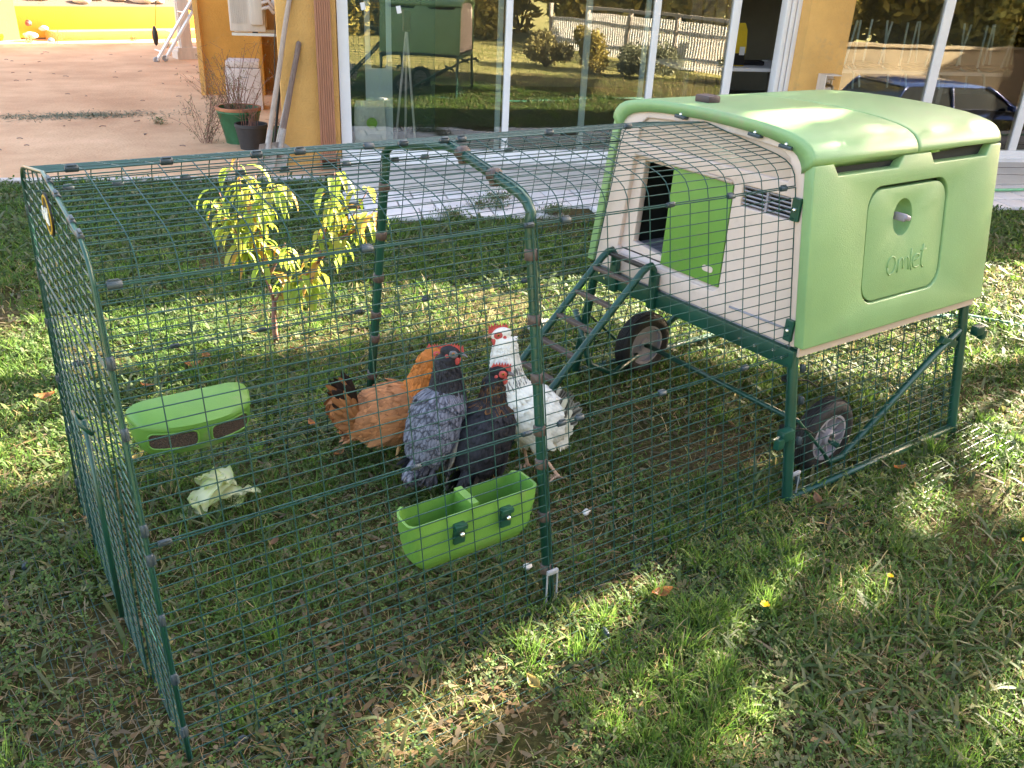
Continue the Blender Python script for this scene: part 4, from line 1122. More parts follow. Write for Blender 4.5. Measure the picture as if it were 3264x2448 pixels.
# far feeder with lid and two slots
fe = thing('feeder', (.315, .425, .190), 'apple green lidded seed feeder hooked on the far side of the run', 'feeder')
b_ = MB()
HXF = .168
def fplan(k, d, z, yb=.03):
    """boat shaped plan: half length HXF*k, depth d at the middle, tapering to the ends"""
    out = []; n_ = 26
    for q in range(n_ + 1):
        t = -1 + 2 * q / n_; dep = d * (1 - .50 * abs(t) ** 2.4) * (1 - .55 * max(0, abs(t) - .93) / .07)
        out.append(Vector((HXF * k * t, yb - dep, z)))
    return out + [Vector((HXF * k, yb, z)), Vector((-HXF * k, yb, z))]
rings = [fplan(k, d, z) for z, k, d in ((.0, .80, .085), (.010, .88, .102), (.05, .975, .121), (.088, 1.0, .126), (.098, 1.0, .126))]
b_.loft(rings); lbuild(b_, 'body', M['green'], fe, True, 45)
b_ = MB(); rings2 = [fplan(k, d, z) for z, k, d in ((.095, 1.012, .131), (.106, 1.012, .131), (.114, .985, .120), (.126, .87, .078), (.131, .70, .035))]
rings2 = [[Vector((p.x, p.y, p.z + .016 * max(0, p.y + .08) / .11)) for p in r_] for r_ in rings2]
b_.loft(rings2); lbuild(b_, 'lid', M['green'], fe, True, 50)
for x0_, x1_ in ((-.138, -.012), (.026, .142)):
    def fr_(px, pz): 
        t = px / HXF; return Vector((px, .03 - .1255 * (1 - .50 * abs(t) ** 2.4) - .0015 + .10 * max(0, .09 - pz), pz))
    lp = rrect(x0_, x1_, .036, .086, .016, 6); lp = [(q[0], q[1] - (.014 if False else 0)) for q in lp]
    dense = []
    for i in range(len(lp)):
        (ax_, az_), (bx_, bz_) = lp[i], lp[(i + 1) % len(lp)]; m_ = max(1, int(math.hypot(bx_ - ax_, bz_ - az_) / .012))
        for q in range(m_): dense.append((ax_ + (bx_ - ax_) * q / m_, az_ + (bz_ - az_) * q / m_))
    V_, F_ = filled(dense, [], fr_); b_ = MB(); b_.add(V_, F_); b_.add([v + Vector((0, .012, 0)) for v in V_], F_)
    n_ = len(dense); ea = [fr_(*q) for q in dense]; eb = [v + Vector((0, .012, 0)) for v in ea]; b_.add(ea + eb, [(i, (i + 1) % n_, n_ + (i + 1) % n_, n_ + i) for i in range(n_)])
    lbuild(b_, 'feed_slot', M['seed'], fe)
    b_ = MB(); b_.tube([fr_(*q) for q in dense], .0028, 6, closed=True); lbuild(b_, 'slot_lip', M['green'], fe, True)

# ------------------------------------------------------------------ coloured numpy meshes
def npmesh(name, V, F, C, mt, smooth=True):
    """V (n,3), F list of int arrays with equal row length, C (n,3) point colours"""
    me = bpy.data.meshes.new(name)
    V = np.asarray(V, dtype=np.float32); C = np.asarray(C, dtype=np.float32)
    me.vertices.add(len(V)); me.vertices.foreach_set('co', V.ravel())
    loops = np.concatenate([f.ravel() for f in F]).astype(np.int32)
    tot = np.concatenate([np.full(len(f), f.shape[1], dtype=np.int32) for f in F])
    start = np.concatenate([[0], np.cumsum(tot)[:-1]]).astype(np.int32)
    me.loops.add(len(loops)); me.loops.foreach_set('vertex_index', loops)
    me.polygons.add(len(tot)); me.polygons.foreach_set('loop_start', start); me.polygons.foreach_set('loop_total', tot)
    if smooth: me.polygons.foreach_set('use_smooth', np.ones(len(tot), dtype=bool))
    a = me.color_attributes.new('col', 'FLOAT_COLOR', 'POINT')
    a.data.foreach_set('color', np.concatenate([C, np.ones((len(C), 1), np.float32)], 1).ravel())
    me.materials.append(mt); me.update(); me.validate()
    o = bpy.data.objects.new(name, me); COL.objects.link(o)
    return o

# ------------------------------------------------------------------ hens
def ell(c, t, side, a, b_, n=18):
    """ring round centre c, tangent t (in xz), half width a (y), half height b"""
    t = Vector(t).normalized(); u = Vector((-t.z, 0, t.x))
    return [Vector(c) + Vector((0, a * math.cos(2 * math.pi * k / n), 0)) + u * (b_ * math.sin(2 * math.pi * k / n)) for k in range(n)]
def bez(p, t):
    q = [Vector(a) for a in p]
    while len(q) > 1: q = [q[i].lerp(q[i + 1], t) for i in range(len(q) - 1)]
    return q[0]
def make_hen(name, loc, heading, label, bodyc, pitch, L, wid, hgt, neck, headp, headdir, headroll, tail, colf, featcol, legcol, feet, combsz, beakm, seed, fluff=1.0, tailcol=None, eyeback=None, wing=True, lsz=1.0):
    """local frame: x forward, z up. bodyc (x,z), pitch up of the body axis, neck: list of control points from chest to head (x,y,z)"""
    rr = random.Random(seed)
    root = thing(name, loc, label, 'hen', None, heading)
    mb = MB()
    ax = Vector((math.cos(pitch), 0, math.sin(pitch)))
    c0 = Vector((bodyc[0], 0, bodyc[1]))
    prof = [(-.56, .10), (-.50, .30), (-.40, .58), (-.28, .82), (-.12, .97), (.05, 1.0), (.20, .96), (.33, .82), (.43, .58), (.49, .28)]
    rings = []
    for s_, k in prof:
        bend = -.10 * L * (s_ + .1) ** 2 * 0
        c = c0 + ax * (s_ * L) + Vector((0, 0, 0))
        rings.append(ell(c, ax, 0, wid * k, hgt * k * (1.0 if s_ > -.3 else .92), 22))
    mb.loft(rings)
    # neck from chest to head
    npts = 12; rings = []; up0 = neck[0]
    for i in range(npts + 1):
        t = i / npts; p = bez(neck, t); p2 = bez(neck, min(1, t + .03)); p1 = bez(neck, max(0, t - .03)); tg = (p2 - p1).normalized()
        rad = neckr[0] * (1 - t) ** 1.2 + neckr[1] * (1 - (1 - t) ** 1.2) if False else (NR[0] + (NR[1] - NR[0]) * (t ** .75))
        a = Vector((0, 1, 0)); a = (a - tg * a.dot(tg)).normalized(); b2 = tg.cross(a)
        rings.append([p + (a * math.cos(2 * math.pi * k / 16) * rad + b2 * math.sin(2 * math.pi * k / 16) * rad * 1.12) for k in range(16)])
    mb.loft(rings)
    hd = Vector(headdir).normalized(); hp = Vector(headp)
    hs = hd.cross(Vector((0, 0, 1))).normalized(); hu = hs.cross(hd)
    HMx = Matrix((hd, -hs, hu)).transposed()          # columns: forward, left, up
    mb.ball(hp, (.031, .0195, .0225), 14, 10, M=HMx)
    mb.ball(hp + HMx @ Vector((.018, 0, -.004)), (.018, .013, .014), 12, 8, M=HMx)
    # tail stub
    tb = c0 - ax * (.42 * L) + Vector((0, 0, hgt * .25)); td = Vector(tail).normalized()
    mb.loft([ell(tb + td * q, td, 0, a * wid, b_ * hgt) for q, a, b_ in ((-.05, .50, .58), (0, .36, .48), (.05, .20, .34), (.085, .08, .20))])
    # thighs
    for (fx, fy), sg in zip(feet, (1, -1)):
        hip = c0 + Vector((.01 - .2 * L * math.sin(pitch) * 0, sg * wid * .45, -hgt * .35)); knee = Vector((fx * .5 + hip.x * .5 + .008, fy * .9, .092 * lsz))
        mb.tube([hip, hip.lerp(knee, .5), knee, knee + Vector((-.004, 0, -.02))], [wid * .42, wid * .34, .017, .010], 12)
    n0 = len(mb.v)
    # shanks and toes
    legm = MB()
    for (fx, fy), sg in zip(feet, (1, -1)):
        hip = c0 + Vector((.01, sg * wid * .45, -hgt * .35)); knee = Vector((fx * .5 + hip.x * .5 + .008, fy * .9, .092 * lsz)); an = Vector((fx - .012, fy, .016))
        mb.tube([knee + Vector((0, 0, .02)), knee, knee.lerp(an, .5), an, an + Vector((.004, 0, -.006))], [.0085, .0072, .0062, .0068, .006], 8)
        for ang, ln in ((0, .052), (30, .044), (-30, .044), (170, .024)):
            d = Vector((math.cos(R(ang)), math.sin(R(ang)), 0)); 
            mb.tube([an + Vector((0, 0, -.003)), an + d * ln * .5 + Vector((0, 0, -.004)), an + d * ln * .85 + Vector((0, 0, -.010)), an + d * ln * 1.05 + Vector((0, 0, -.013))], [.0058, .0052, .0042, .0022], 7)
    # one continuous body: fuse by voxel remesh
    me = bpy.data.meshes.new('tmp'); me.from_pydata(mb.v, [], mb.f); bm = bmesh.new(); bm.from_mesh(me); bmesh.ops.recalc_face_normals(bm, faces=bm.faces[:]); bm.to_mesh(me); bm.free()
    tmp = bpy.data.objects.new('tmp', me); COL.objects.link(tmp)
    md = tmp.modifiers.new('r', 'REMESH'); md.mode = 'VOXEL'; md.voxel_size = .0036
    sm = tmp.modifiers.new('s', 'SMOOTH'); sm.factor = .5; sm.iterations = 5
    dg = bpy.context.evaluated_depsgraph_get(); ev = bpy.data.meshes.new_from_object(tmp.evaluated_get(dg)); bpy.data.objects.remove(tmp)
    nv = len(ev.vertices); V = np.zeros(nv * 3, np.float32); ev.vertices.foreach_get('co', V); V = V.reshape(-1, 3)
    NRM = np.zeros(nv * 3, np.float32); ev.vertices.foreach_get('normal', NRM); NRM = NRM.reshape(-1, 3)
    polys = [tuple(p.vertices) for p in ev.polygons]
    quads = np.array([p for p in polys if len(p) == 4], np.int32); tris = np.array([p for p in polys if len(p) == 3], np.int32)
    bpy.data.meshes.remove(ev)
    # colour by region
    kz = .088 * lsz
    npz = [np.array(bez(neck, i / 20)) for i in range(21)]
    def region(p):
        d = [np.linalg.norm(p - q) for q in npz]; i = int(np.argmin(d)); return i / 20, d[i]
    C = np.zeros_like(V); reg = np.zeros(nv); nd = np.zeros(nv)
    NP = np.array(npz); dist = np.linalg.norm(V[:, None, :] - NP[None], axis=2); ii = dist.argmin(1); nd = dist.min(1); reg = np.where(nd < .062, ii / 20, 0)
    hd_np = np.array(hp); dh = np.linalg.norm(V - hd_np, axis=1)
    leg = (V[:, 2] < kz) & (np.min([np.hypot(V[:, 0] - (fx * .5 + c0.x * .5), V[:, 1] - fy) for fx, fy in feet] + [np.hypot(V[:, 0] - fx, V[:, 1] - fy) for fx, fy in feet], axis=0) < .02)
    leg |= V[:, 2] < .022
    base = np.array([colf(V[i], reg[i], dh[i], rr) for i in range(nv)], np.float32)
    base[leg] = np.array(legcol) * (0.85 + .3 * nrg.random((leg.sum(), 1)))
    face = dh < .034
    # feathers: shield shaped cards following the body
    idx = np.where(~leg & (dh > .040))[0]
    axn = np.array(ax); FV, FF, FC = [], [], []
    cnt = int(3600)
    pick = nrg.choice(idx, cnt); order = np.argsort(-(V[pick] @ axn))
    off = nv
    for i in pick:
        p = V[i]; nm = NRM[i]
        if reg[i] > .12 and nd[i] < .06:
            k = min(20, int(reg[i] * 20)); fl = npz[max(0, k - 1)] - npz[min(20, k + 1)]; ln = .032 if reg[i] < .75 else .015; wd = .0042
        else:
            fl = -axn + np.array([0, 0, -.35 + .25 * (nm[2] > .3)]); ln = .038; wd = .0098
            # under parts fluffier and smaller
            if nm[2] < -.1 or p[2] < .13: ln = .034; wd = .0045; fl = fl + np.array([rr.uniform(-.5, .5), rr.uniform(-.4, .4), rr.uniform(-.5, .1)])
        fl = fl - nm * (fl @ nm); l_ = np.linalg.norm(fl)
        if l_ < 1e-4: continue
        fl /= l_; sd = np.cross(nm, fl); j = rr.uniform(.8, 1.25); ln *= j * fluff; wd *= j * fluff
        a = rr.uniform(-.16, .16); fl = fl * math.cos(a) + sd * math.sin(a); sd = np.cross(nm, fl)
        lift = rr.uniform(.0015, .0045) * fluff
        P0 = p + nm * .0004
        pts = [P0, P0 + fl * ln * .35 + sd * wd + nm * (lift * .5), P0 + fl * ln * .35 - sd * wd + nm * (lift * .5), P0 + fl * ln * .35 + nm * (lift * .5 + .0022),
               P0 + fl * ln * .8 + sd * wd * .8 + nm * lift * .8, P0 + fl * ln * .8 - sd * wd * .8 + nm * lift * .8, P0 + fl * ln * .8 + nm * (lift + .0018), P0 + fl * ln + nm * lift]
        FV += pts
        FF += [(off, off + 1, off + 3), (off, off + 3, off + 2), (off + 1, off + 4, off + 6), (off + 1, off + 6, off + 3), (off + 2, off + 3, off + 6), (off + 2, off + 6, off + 5), (off + 4, off + 7, off + 6), (off + 5, off + 6, off + 7)]
        mid, edge = featcol(p, reg[i], base[i], rr)
        FC += [base[i], edge, edge, mid, edge, edge, mid, edge]; off += 8
    # wing: long flight feathers folded along both flanks
    def quill(p, d, nm, ln, wd, c_in, c_edge):
        nonlocal off
        d = d / np.linalg.norm(d); sd = np.cross(nm, d); sd /= np.linalg.norm(sd)
        st = []
        for t, w_ in ((0, .45), (.3, .95), (.7, 1), (.92, .7), (1, .15)):
            q = p + d * ln * t + nm * (.004 + .009 * math.sin(t * 2.2) - .004 * t * t)
            st += [q + sd * wd * w_, q + nm * .0022, q - sd * wd * w_]
        for c in range(5): FC.extend([c_edge, c_in, c_edge])
        FV.extend(st)
        for r_ in range(4):
            a = off + r_ * 3; FF.extend([(a, a + 1, a + 4), (a, a + 4, a + 3), (a + 1, a + 2, a + 5), (a + 1, a + 5, a + 4)])
        off += 15
    if wing:
        for sg in (-1, 1):
            for k in range(11):
                t = k / 10; p = np.array(c0) + axn * (L * (.20 - .20 * t)) + np.array([0, sg * wid * 1.0, hgt * (.30 - .62 * t)])
                nm = np.array([0, sg, .15]); nm /= np.linalg.norm(nm)
                d = -axn + np.array([0, -sg * .12, -.20 + .25 * (1 - t)])
                ci, ce = featcol(p, 0, np.array(colf(p, 0, 1, rr)), rr)
                if eyeback is not None and k > 6: ci, ce = eyeback
                quill(p, d, nm, L * rr.uniform(.30, .38), .009, ci, ce)
    # tail: feathers folded tent-wise on both sides of the tail
    ta = math.degrees(math.atan2(td.z, -td.x)); tbn = np.array(tb)
    for row, (ll, sp) in enumerate(((1.0, 46), (.80, 58), (.60, 70))):
        for sg in (-1, 1):
            for k in range(7 - row):
                th = R(ta + (k / (6 - row) - .5) * sp - row * 9); d = np.array([-math.cos(th), sg * rr.uniform(.10, .30), math.sin(th)])
                nm = np.array([.15, sg, .25]); nm = nm - d * (nm @ d) / (d @ d); nm /= np.linalg.norm(nm)
                ci, ce = tailcol(k, row, rr) if tailcol else featcol(tbn, 0, base[0], rr)
                p0 = tbn + np.array([math.cos(th) * .01, sg * wid * (.14 + .10 * row), math.sin(th) * .02 - row * .010])
                quill(p0, d, nm, TL * ll * rr.uniform(.88, 1.1), .0115, ci, ce)
    FVn = np.array(FV, np.float32); FCn = np.array(FC, np.float32)
    body = npmesh('body', np.concatenate([V, FVn]), [quads] + ([tris] if len(tris) else []) + [np.array(FF, np.int32)], np.concatenate([base, FCn]), M['feather'])
    body.parent = root
    # head parts
    def hpoint(a, b_, c): return hp + HMx @ Vector((a, b_, c))
    b_ = MB(); b_.loft([[hpoint(.026, .0085, .000), hpoint(.026, .0, .0075), hpoint(.026, -.0085, .000), hpoint(.026, 0, -.009)], [hpoint(.040, .005, -.002), hpoint(.040, 0, .0045), hpoint(.040, -.005, -.002), hpoint(.040, 0, -.0085)], [hpoint(.053, .001, -.009), hpoint(.053, 0, -.006), hpoint(.053, -.001, -.009), hpoint(.053, 0, -.0105)]])
    lbuild(b_, 'beak', M[beakm], root, True, 60)
    b_ = MB(); cs = combsz; ns = 7; prof2 = [(.040, .006)]
    for k in range(ns): x = .036 - k * .0085; prof2 += [(x, .022 + cs * (.55 + .45 * math.sin((k + .7) / ns * 3.1))), (x - .0045, .018 + cs * .35)]
    prof2 += [(-.022, .014), (.0, .012)]
    a = [hpoint(x, .0028, z) for x, z in prof2]; c = [hpoint(x, -.0028, z) for x, z in prof2]; n = len(a)
    b_.add(a + c, [tuple(range(n)), tuple(range(2 * n - 1, n - 1, -1))] + [(i, (i + 1) % n, n + (i + 1) % n, n + i) for i in range(n)])
    lbuild(b_, 'comb', M['comb'], root)
    for sg in (-1, 1):
        b_ = MB(); b_.ball(hpoint(.024, sg * .009, -.022), (.008, .0035, .013), 10, 8, M=HMx); lbuild(b_, 'wattle', M['comb'], root, True)
        b_ = MB(); b_.ball(hpoint(.012, sg * .0165, .001), (.0145, .0042, .0120), 12, 8, M=HMx); lbuild(b_, 'face', M['comb'] if name != 'grey_hen' else M['greybeak'], root, True)
        b_ = MB(); b_.ball(hpoint(.0125, sg * .0202, .0045), (.0050, .0030, .0050), 12, 8, M=HMx); eo = lbuild(b_, 'eye', M['eye'], root, True)
        b_ = MB(); b_.ball(hpoint(.0125, sg * .0224, .0045), (.0024, .0014, .0024), 10, 6, M=HMx); q = lbuild(b_, 'pupil', M['pupil'], root, True); q.parent = eo
        b_ = MB(); b_.ball(hpoint(-.006, sg * .0175, -.008), (.006, .003, .008), 10, 6, M=HMx); lbuild(b_, 'earlobe', M['comb'], root, True)
    return root
def jit(c, rr, a=.12):
    k = 1 + rr.uniform(-a, a); return np.array([max(0, x * k) for x in c], np.float32)
NR = (.062, .024); TL = .12
# orange hen
def colf_o(p, g, dh, rr):
    if g > .25: return jit((.47, .145, .026), rr)
    k = min(1, max(0, (.16 - p[2]) / .1)); a, b_ = (.40, .16, .062), (.54, .30, .16); return jit([a[i] * (1 - k) + b_[i] * k for i in range(3)], rr)
def feat_o(p, g, b, rr):
    m = jit(b, rr, .22); return m, m * (.72 if rr.random() < .6 else 1.12)
def tail_o(k, row, rr):
    if row == 0 and k % 3 != 1: return np.array((.02, .012, .008)), np.array((.03, .015, .01))
    return jit((.36, .15, .055), rr, .2), jit((.24, .09, .03), rr, .2)
s_ = Vector((.782, -.623, 0)); aw = Vector((.623, .782, 0))
def at(P, s, a=0): return Vector((P[0], P[1], 0)) + s_ * s + aw * a
NR = (.075, .028)
make_hen('orange_hen', at((.903, .335), -.005), R(-17), 'orange buff hen standing behind the grey hen with its tail to the left', (.005, .165), R(10), .27, .088, .098,
         [(.07, 0, .185), (.115, 0, .23), (.120, 0, .29), (.138, 0, .36)], (.147, 0, .366), (.93, -.30, -.05), 0, (-.62, 0, 1), colf_o, feat_o, (.50, .30, .14), [(-.01, .045), (.03, -.035)], .010, 'beak', 3, 1.15, tail_o)
# grey hen
def colf_g(p, g, dh, rr):
    if g > .3: return jit((.022, .020, .024), rr, .3)
    if p[2] < .13: return jit((.20, .175, .17), rr)
    return jit((.15, .148, .18), rr)
def feat_g(p, g, b, rr):
    m = jit(b, rr, .25)
    if g > .3: return m, m * 1.8
    return m * 1.25, np.array((.030, .030, .042))
def tail_g(k, row, rr): return jit((.10, .10, .12), rr, .3), jit((.03, .03, .04), rr, .2)
NR = (.062, .027); TL = .085
make_hen('grey_hen', at((.882, .120), .054, .01), R(22), 'slate grey laced hen with a dark head standing between the orange and black hens', (.0, .225), R(62), .27, .080, .084,
         [(.045, 0, .29), (.062, 0, .345), (.050, 0, .395), (.050, -.002, .440)], (.056, -.010, .452), (.45, -.89, -.06), 0, (-1, 0, -.55), colf_g, feat_g, (.24, .20, .19), [(-.03, .045), (.02, -.04)], .006, 'greybeak', 5, 1.0, tail_g, (np.array((.40, .36, .30)), np.array((.10, .09, .09))))
# black hen
def colf_b(p, g, dh, rr):
    if .25 < g < .95 and rr.random() < .25: return jit((.10, .045, .010), rr, .4)
    return jit((.013, .012, .015), rr, .3)
def feat_b(p, g, b, rr):
    m = jit((.014, .013, .017), rr, .4)
    if .2 < g < .95 and rr.random() < .55: return m, jit((.16, .065, .012), rr, .4)
    return m * 1.3, m
NR = (.058, .025); TL = .10
make_hen('black_hen', at((1.079, .003), -.028, .0), R(26), 'black hen with golden flecked neck seen from behind beside the white hen', (.0, .190), R(60), .26, .082, .086,
         [(.04, 0, .245), (.055, 0, .295), (.048, 0, .335), (.050, 0, .373)], (.057, -.008, .385), (.62, -.76, -.10), 0, (-.8, 0, -.7), colf_b, feat_b, (.42, .26, .10), [(-.02, .045), (.0, -.045)], .012, 'greybeak', 8, 1.0, lambda k, r_, rr: (np.array((.012, .012, .014)), np.array((.02, .018, .016))))
# white hen
def colf_w(p, g, dh, rr):
    return jit((.80, .74, .66), rr, .05)
def feat_w(p, g, b, rr):
    m = jit((.82, .77, .70), rr, .06)
    if .22 < g < .62 and rr.random() < .55: return np.array((.03, .03, .03)), m
    return m, m * .93
def tail_w(k, row, rr):
    if (k % 2 == 0 and row == 1) or (row == 0 and k != 5): return np.array((.025, .022, .02)), np.array((.30, .27, .22))
    return jit((.72, .64, .50), rr, .1), jit((.6, .54, .44), rr, .1)
NR = (.062, .029); TL = .10
make_hen('white_hen', at((1.281, -.005), -.014, 0), R(158), 'tall white hen with black speckled neck standing by the foot of the ladder', (.035, .218), R(40), .25, .078, .094,
         [(.10, 0, .29), (.135, -.015, .345), (.125, -.03, .41), (.125, -.038, .468)], (.137, -.040, .482), (.99, -.06, -.12), 0, (-.45, 0, 1), colf_w, feat_w, (.60, .38, .27), [(-.035, .045), (.045, -.035)], .014, 'beak', 13, .72, tail_w, None, True, 1.12)

# ------------------------------------------------------------------ lettuce
def lettuce(name, loc, n, sz, label, seed):
    t = thing(name, loc, label, 'lettuce'); rr = random.Random(seed)
    for k in range(n):
        b_ = MB(); a = rr.random() * 6.28; L = sz * rr.uniform(.75, 1.1); W = L * rr.uniform(.55, .8); nu, nv_ = 9, 9; pts = []
        ox, oy = rr.uniform(-.42, .42) * sz * (n > 1), rr.uniform(-.32, .32) * sz * (n > 1); oz = .012 + .006 * k
        for i in range(nu):
            for j in range(nv_):
                u = i / (nu - 1); v = j / (nv_ - 1) - .5
                w = W * math.sin(min(1, u * 1.15 + .08) * math.pi * .62) ** .8
                x = (u - .5) * L; y = v * w; ruff = (abs(v) * 2) ** 2 + max(0, u - .6) * 1.6
                z = .35 * sz * (v * v) + .22 * sz * math.sin(u * 3 + k) + .08 * sz * ruff * math.sin(j * 2.3 + i * 1.9 + k)
                p = Vector((x, y, z)); pts.append(Vector((p.x * math.cos(a) - p.y * math.sin(a) + ox, p.x * math.sin(a) + p.y * math.cos(a) + oy, p.z + oz)))
        b_.add(pts, [(i * nv_ + j, i * nv_ + j + 1, (i + 1) * nv_ + j + 1, (i + 1) * nv_ + j) for i in range(nu - 1) for j in range(nv_ - 1)])
        C = []
        for i in range(nu):
            for j in range(nv_):
                u = i / (nu - 1); v = abs(j / (nv_ - 1) - .5) * 2; g = max(max(0, v - .45) * 1.6, max(0, u - .6) * 2.4); g = min(1, g * .6)
                vein = .12 * (math.sin(j * 3.1 + i * .6) > .5)
                C.append((.82 - .66 * g - vein * .3, .80 - .52 * g, .56 - .50 * g - vein))
        o = npmesh('leaf', np.array([tuple(p) for p in pts]), [np.array(b_.f, np.int32)], np.array(C), M['leafc']); o.parent = t
        md = o.modifiers.new('s', 'SUBSURF'); md.levels = md.render_levels = 1
lettuce('lettuce_heap', (.315, .35, .01), 9, .12, 'heap of pale wilted lettuce leaves on the grass in the run', 4)
lettuce('lettuce_leaf', (.425, .318, .012), 1, .075, 'single small pale lettuce leaf just right of the lettuce heap', 9)

# ------------------------------------------------------------------ peach sapling behind the run
def sapling():
    S = Vector((.923, 1.403, 0)); t = thing('peach_sapling', S, 'young peach sapling with drooping yellow green leaves behind the run', 'tree')
    rr = random.Random(12)
    def P(s, z, a=0): return s_ * s + aw * a + Vector((0, 0, z))
    tr_ = MB(); tr_.tube([P(0, 0), P(-.004, .06), P(-.003, .12), P(.004, .20)], [.013, .0115, .0105, .0095], 8); lbuild(tr_, 'trunk', M['redbark'], t, True)
    br = [[P(.004, .19), P(-.012, .297), P(-.068, .378), P(-.098, .548), P(-.104, .76, .02)],
          [P(.004, .20), P(.095, .252, .02), P(.195, .367, .03), P(.292, .48, .04), P(.40, .67, .03)],
          [P(-.068, .378), P(-.17, .47, .06), P(-.24, .58, .05)], [P(-.098, .53), P(-.02, .62, -.03), P(.06, .68, -.02)], [P(-.06, .36), P(-.10, .45, -.07), P(-.16, .66, -.06)],
          [P(.195, .367), P(.25, .55, -.02), P(.28, .74, 0)], [P(.095, .252), P(.15, .30, -.04), P(.19, .33, -.05)], [P(.292, .48), P(.38, .52, .02), P(.43, .60, .03)], [P(-.03, .33), P(-.05, .55, .06), P(-.06, .70, .08)],
          [P(.02, .22), P(.08, .27, .05), P(.16, .32, .07)], [P(-.01, .30), P(.03, .38, .02), P(.06, .44, .02)]]
    for b in br:
        q = MB(); q.tube([bez(b, i / 7) if len(b) == 3 else (b[0] if i == 0 else bez(b, i / 7)) for i in range(8)], [.0075 - i * .0008 for i in range(8)], 6); lbuild(q, 'branch', M['redbark'], t, True)
    V, F, C = [], [], []; off = 0
    for bi, b in enumerate(br):
        nl = [54, 42, 30, 34, 30, 40, 26, 24, 30, 26, 14][bi]
        for k in range(nl):
            u = .25 + .75 * rr.random() ** .8 if bi < 2 else .1 + .9 * rr.random()
            p = bez(b, u) + Vector((rr.gauss(0, .018), rr.gauss(0, .018), rr.gauss(0, .012)))
            a = rr.random() * 6.28; out = Vector((math.cos(a), math.sin(a), .45)); L = rr.uniform(.06, .14); W = L * rr.uniform(.10, .13)
            d = out.normalized(); pos = p.copy(); sd = d.cross(Vector((0, 0, 1))).normalized(); droop = rr.uniform(.32, .6)
            hue = rr.random()
            c = np.array((.36, .47, .06)) if hue < .62 else (np.array((.48, .46, .07)) if hue < .88 else np.array((.55, .30, .06)))
            c = c * rr.uniform(.72, 1.1)
            for i in range(7):
                u2 = i / 6; w = W * math.sin(math.pi * min(1, u2 * .94 + .05)) ** .8
                nrm = sd.cross(d)
                V += [pos + sd * w + nrm * w * .45, pos, pos - sd * w + nrm * w * .45]; C += [c, c * .9, c]
                if i < 6:
                    a0 = off + i * 3; F += [(a0, a0 + 1, a0 + 4, a0 + 3), (a0 + 1, a0 + 2, a0 + 5, a0 + 4)]
                d = (d + Vector((0, 0, -droop))).normalized(); pos = pos + d * L / 6
            off += 21
    o = npmesh('leaves', [tuple(v) for v in V], [np.array(F, np.int32)], C, M['leafc']); o.parent = t
sapling()

# ------------------------------------------------------------------ foliage for trees and shrubs (out of the frame, they shade the lawn and stand in the reflections)
def leaf_cloud(P, size, cols, seed, elong=1.7):
    """P (n,3) points -> quads mesh arrays"""
    g = np.random.default_rng(seed); n = len(P)
    d = g.normal(size=(n, 3)); d /= np.linalg.norm(d, axis=1)[:, None]
    e = g.normal(size=(n, 3)); s2 = np.cross(d, e); s2 /= np.linalg.norm(s2, axis=1)[:, None]
    sz = size * g.uniform(.6, 1.3, (n, 1))
    V = np.stack([P - d * sz * elong / 2, P + s2 * sz * .5, P + d * sz * elong / 2, P - s2 * sz * .5], 1).reshape(-1, 3)
    F = np.arange(4 * n).reshape(-1, 4)
    cols = np.array(cols); c = cols[g.integers(0, len(cols), n)] * g.uniform(.65, 1.25, (n, 1))
    return V, F, np.repeat(c, 4, 0)
# unseen tree up-sun of the run; crown gaps are cut where LIT wants sun
LIT = {
 'A': [(-.9, 2.4), (.2, 2.03), (.42, 2.0), (1.21, 1.85), (1.97, 1.6), (2.74, 1.44), (2.35, .97), (1.91, 1.11), (1.32, 1.33), (.91, 1.35), (.49, 1.35), (.21, 1.10), (0, .74), (-.25, .72), (-.9, 1.2)],
 'B': [(2.74, 1.6), (3.96, 1.3), (6.5, .8), (6.4, -.2), (3.79, -.29), (2.65, -.31), (2.85, -.02), (2.61, .22), (2.35, .65), (2.31, .92)],
 'B2': [(3.9, -.45), (2.82, -.42), (2.58, -.46), (2.62, -.58), (3.2, -.70), (3.9, -.62)],
 'C': [(.34, -.665), (.59, -.66), (.74, -.61), (.92, -.575), (1.13, -.585), (1.10, -.64), (.91, -.68), (.73, -.71), (.54, -.74), (.39, -.75)],
 'P1': [(1.38, -.71), (1.57, -.66), (1.73, -.71), (1.70, -.76), (1.50, -.81), (1.37, -.78)], 'P2': [(1.16, -.75), (1.28, -.73), (1.37, -.81), (1.34, -.86), (1.24, -.87), (1.17, -.80)],
 'P3': [(.78, -.86), (.89, -.82), (1.06, -.85), (1.10, -.95), (1.09, -1.06), (.95, -1.11), (.79, -1.02), (.71, -.95)], 'P5': [(2.33, -.74), (2.59, -.69), (3.3, -.71), (3.3, -.98), (2.42, -.98), (2.31, -.89)],
 'P6': [(1.84, -.37), (1.92, -.33), (2.0, -.35), (1.92, -.40)], 'P7': [(2.04, -.78), (2.19, -.77), (2.18, -.84), (2.02, -.86)], 'P8': [(1.57, -.91), (1.67, -.91), (1.65, -.96), (1.55, -.97)], 'P9': [(1.41, -1.36), (1.63, -1.33), (1.72, -1.34), (1.45, -1.46), (1.37, -1.42)],
 'K1': [(.78, -.45), (1.0, -.44), (1.0, -.50), (.82, -.505)], 'K2': [(-.30, -.28), (-.08, -.25), (-.02, -.33), (-.30, -.38)], 'L2': [(.0, -.80), (.1, -.83), (.1, -.88), (0, -.86)]}
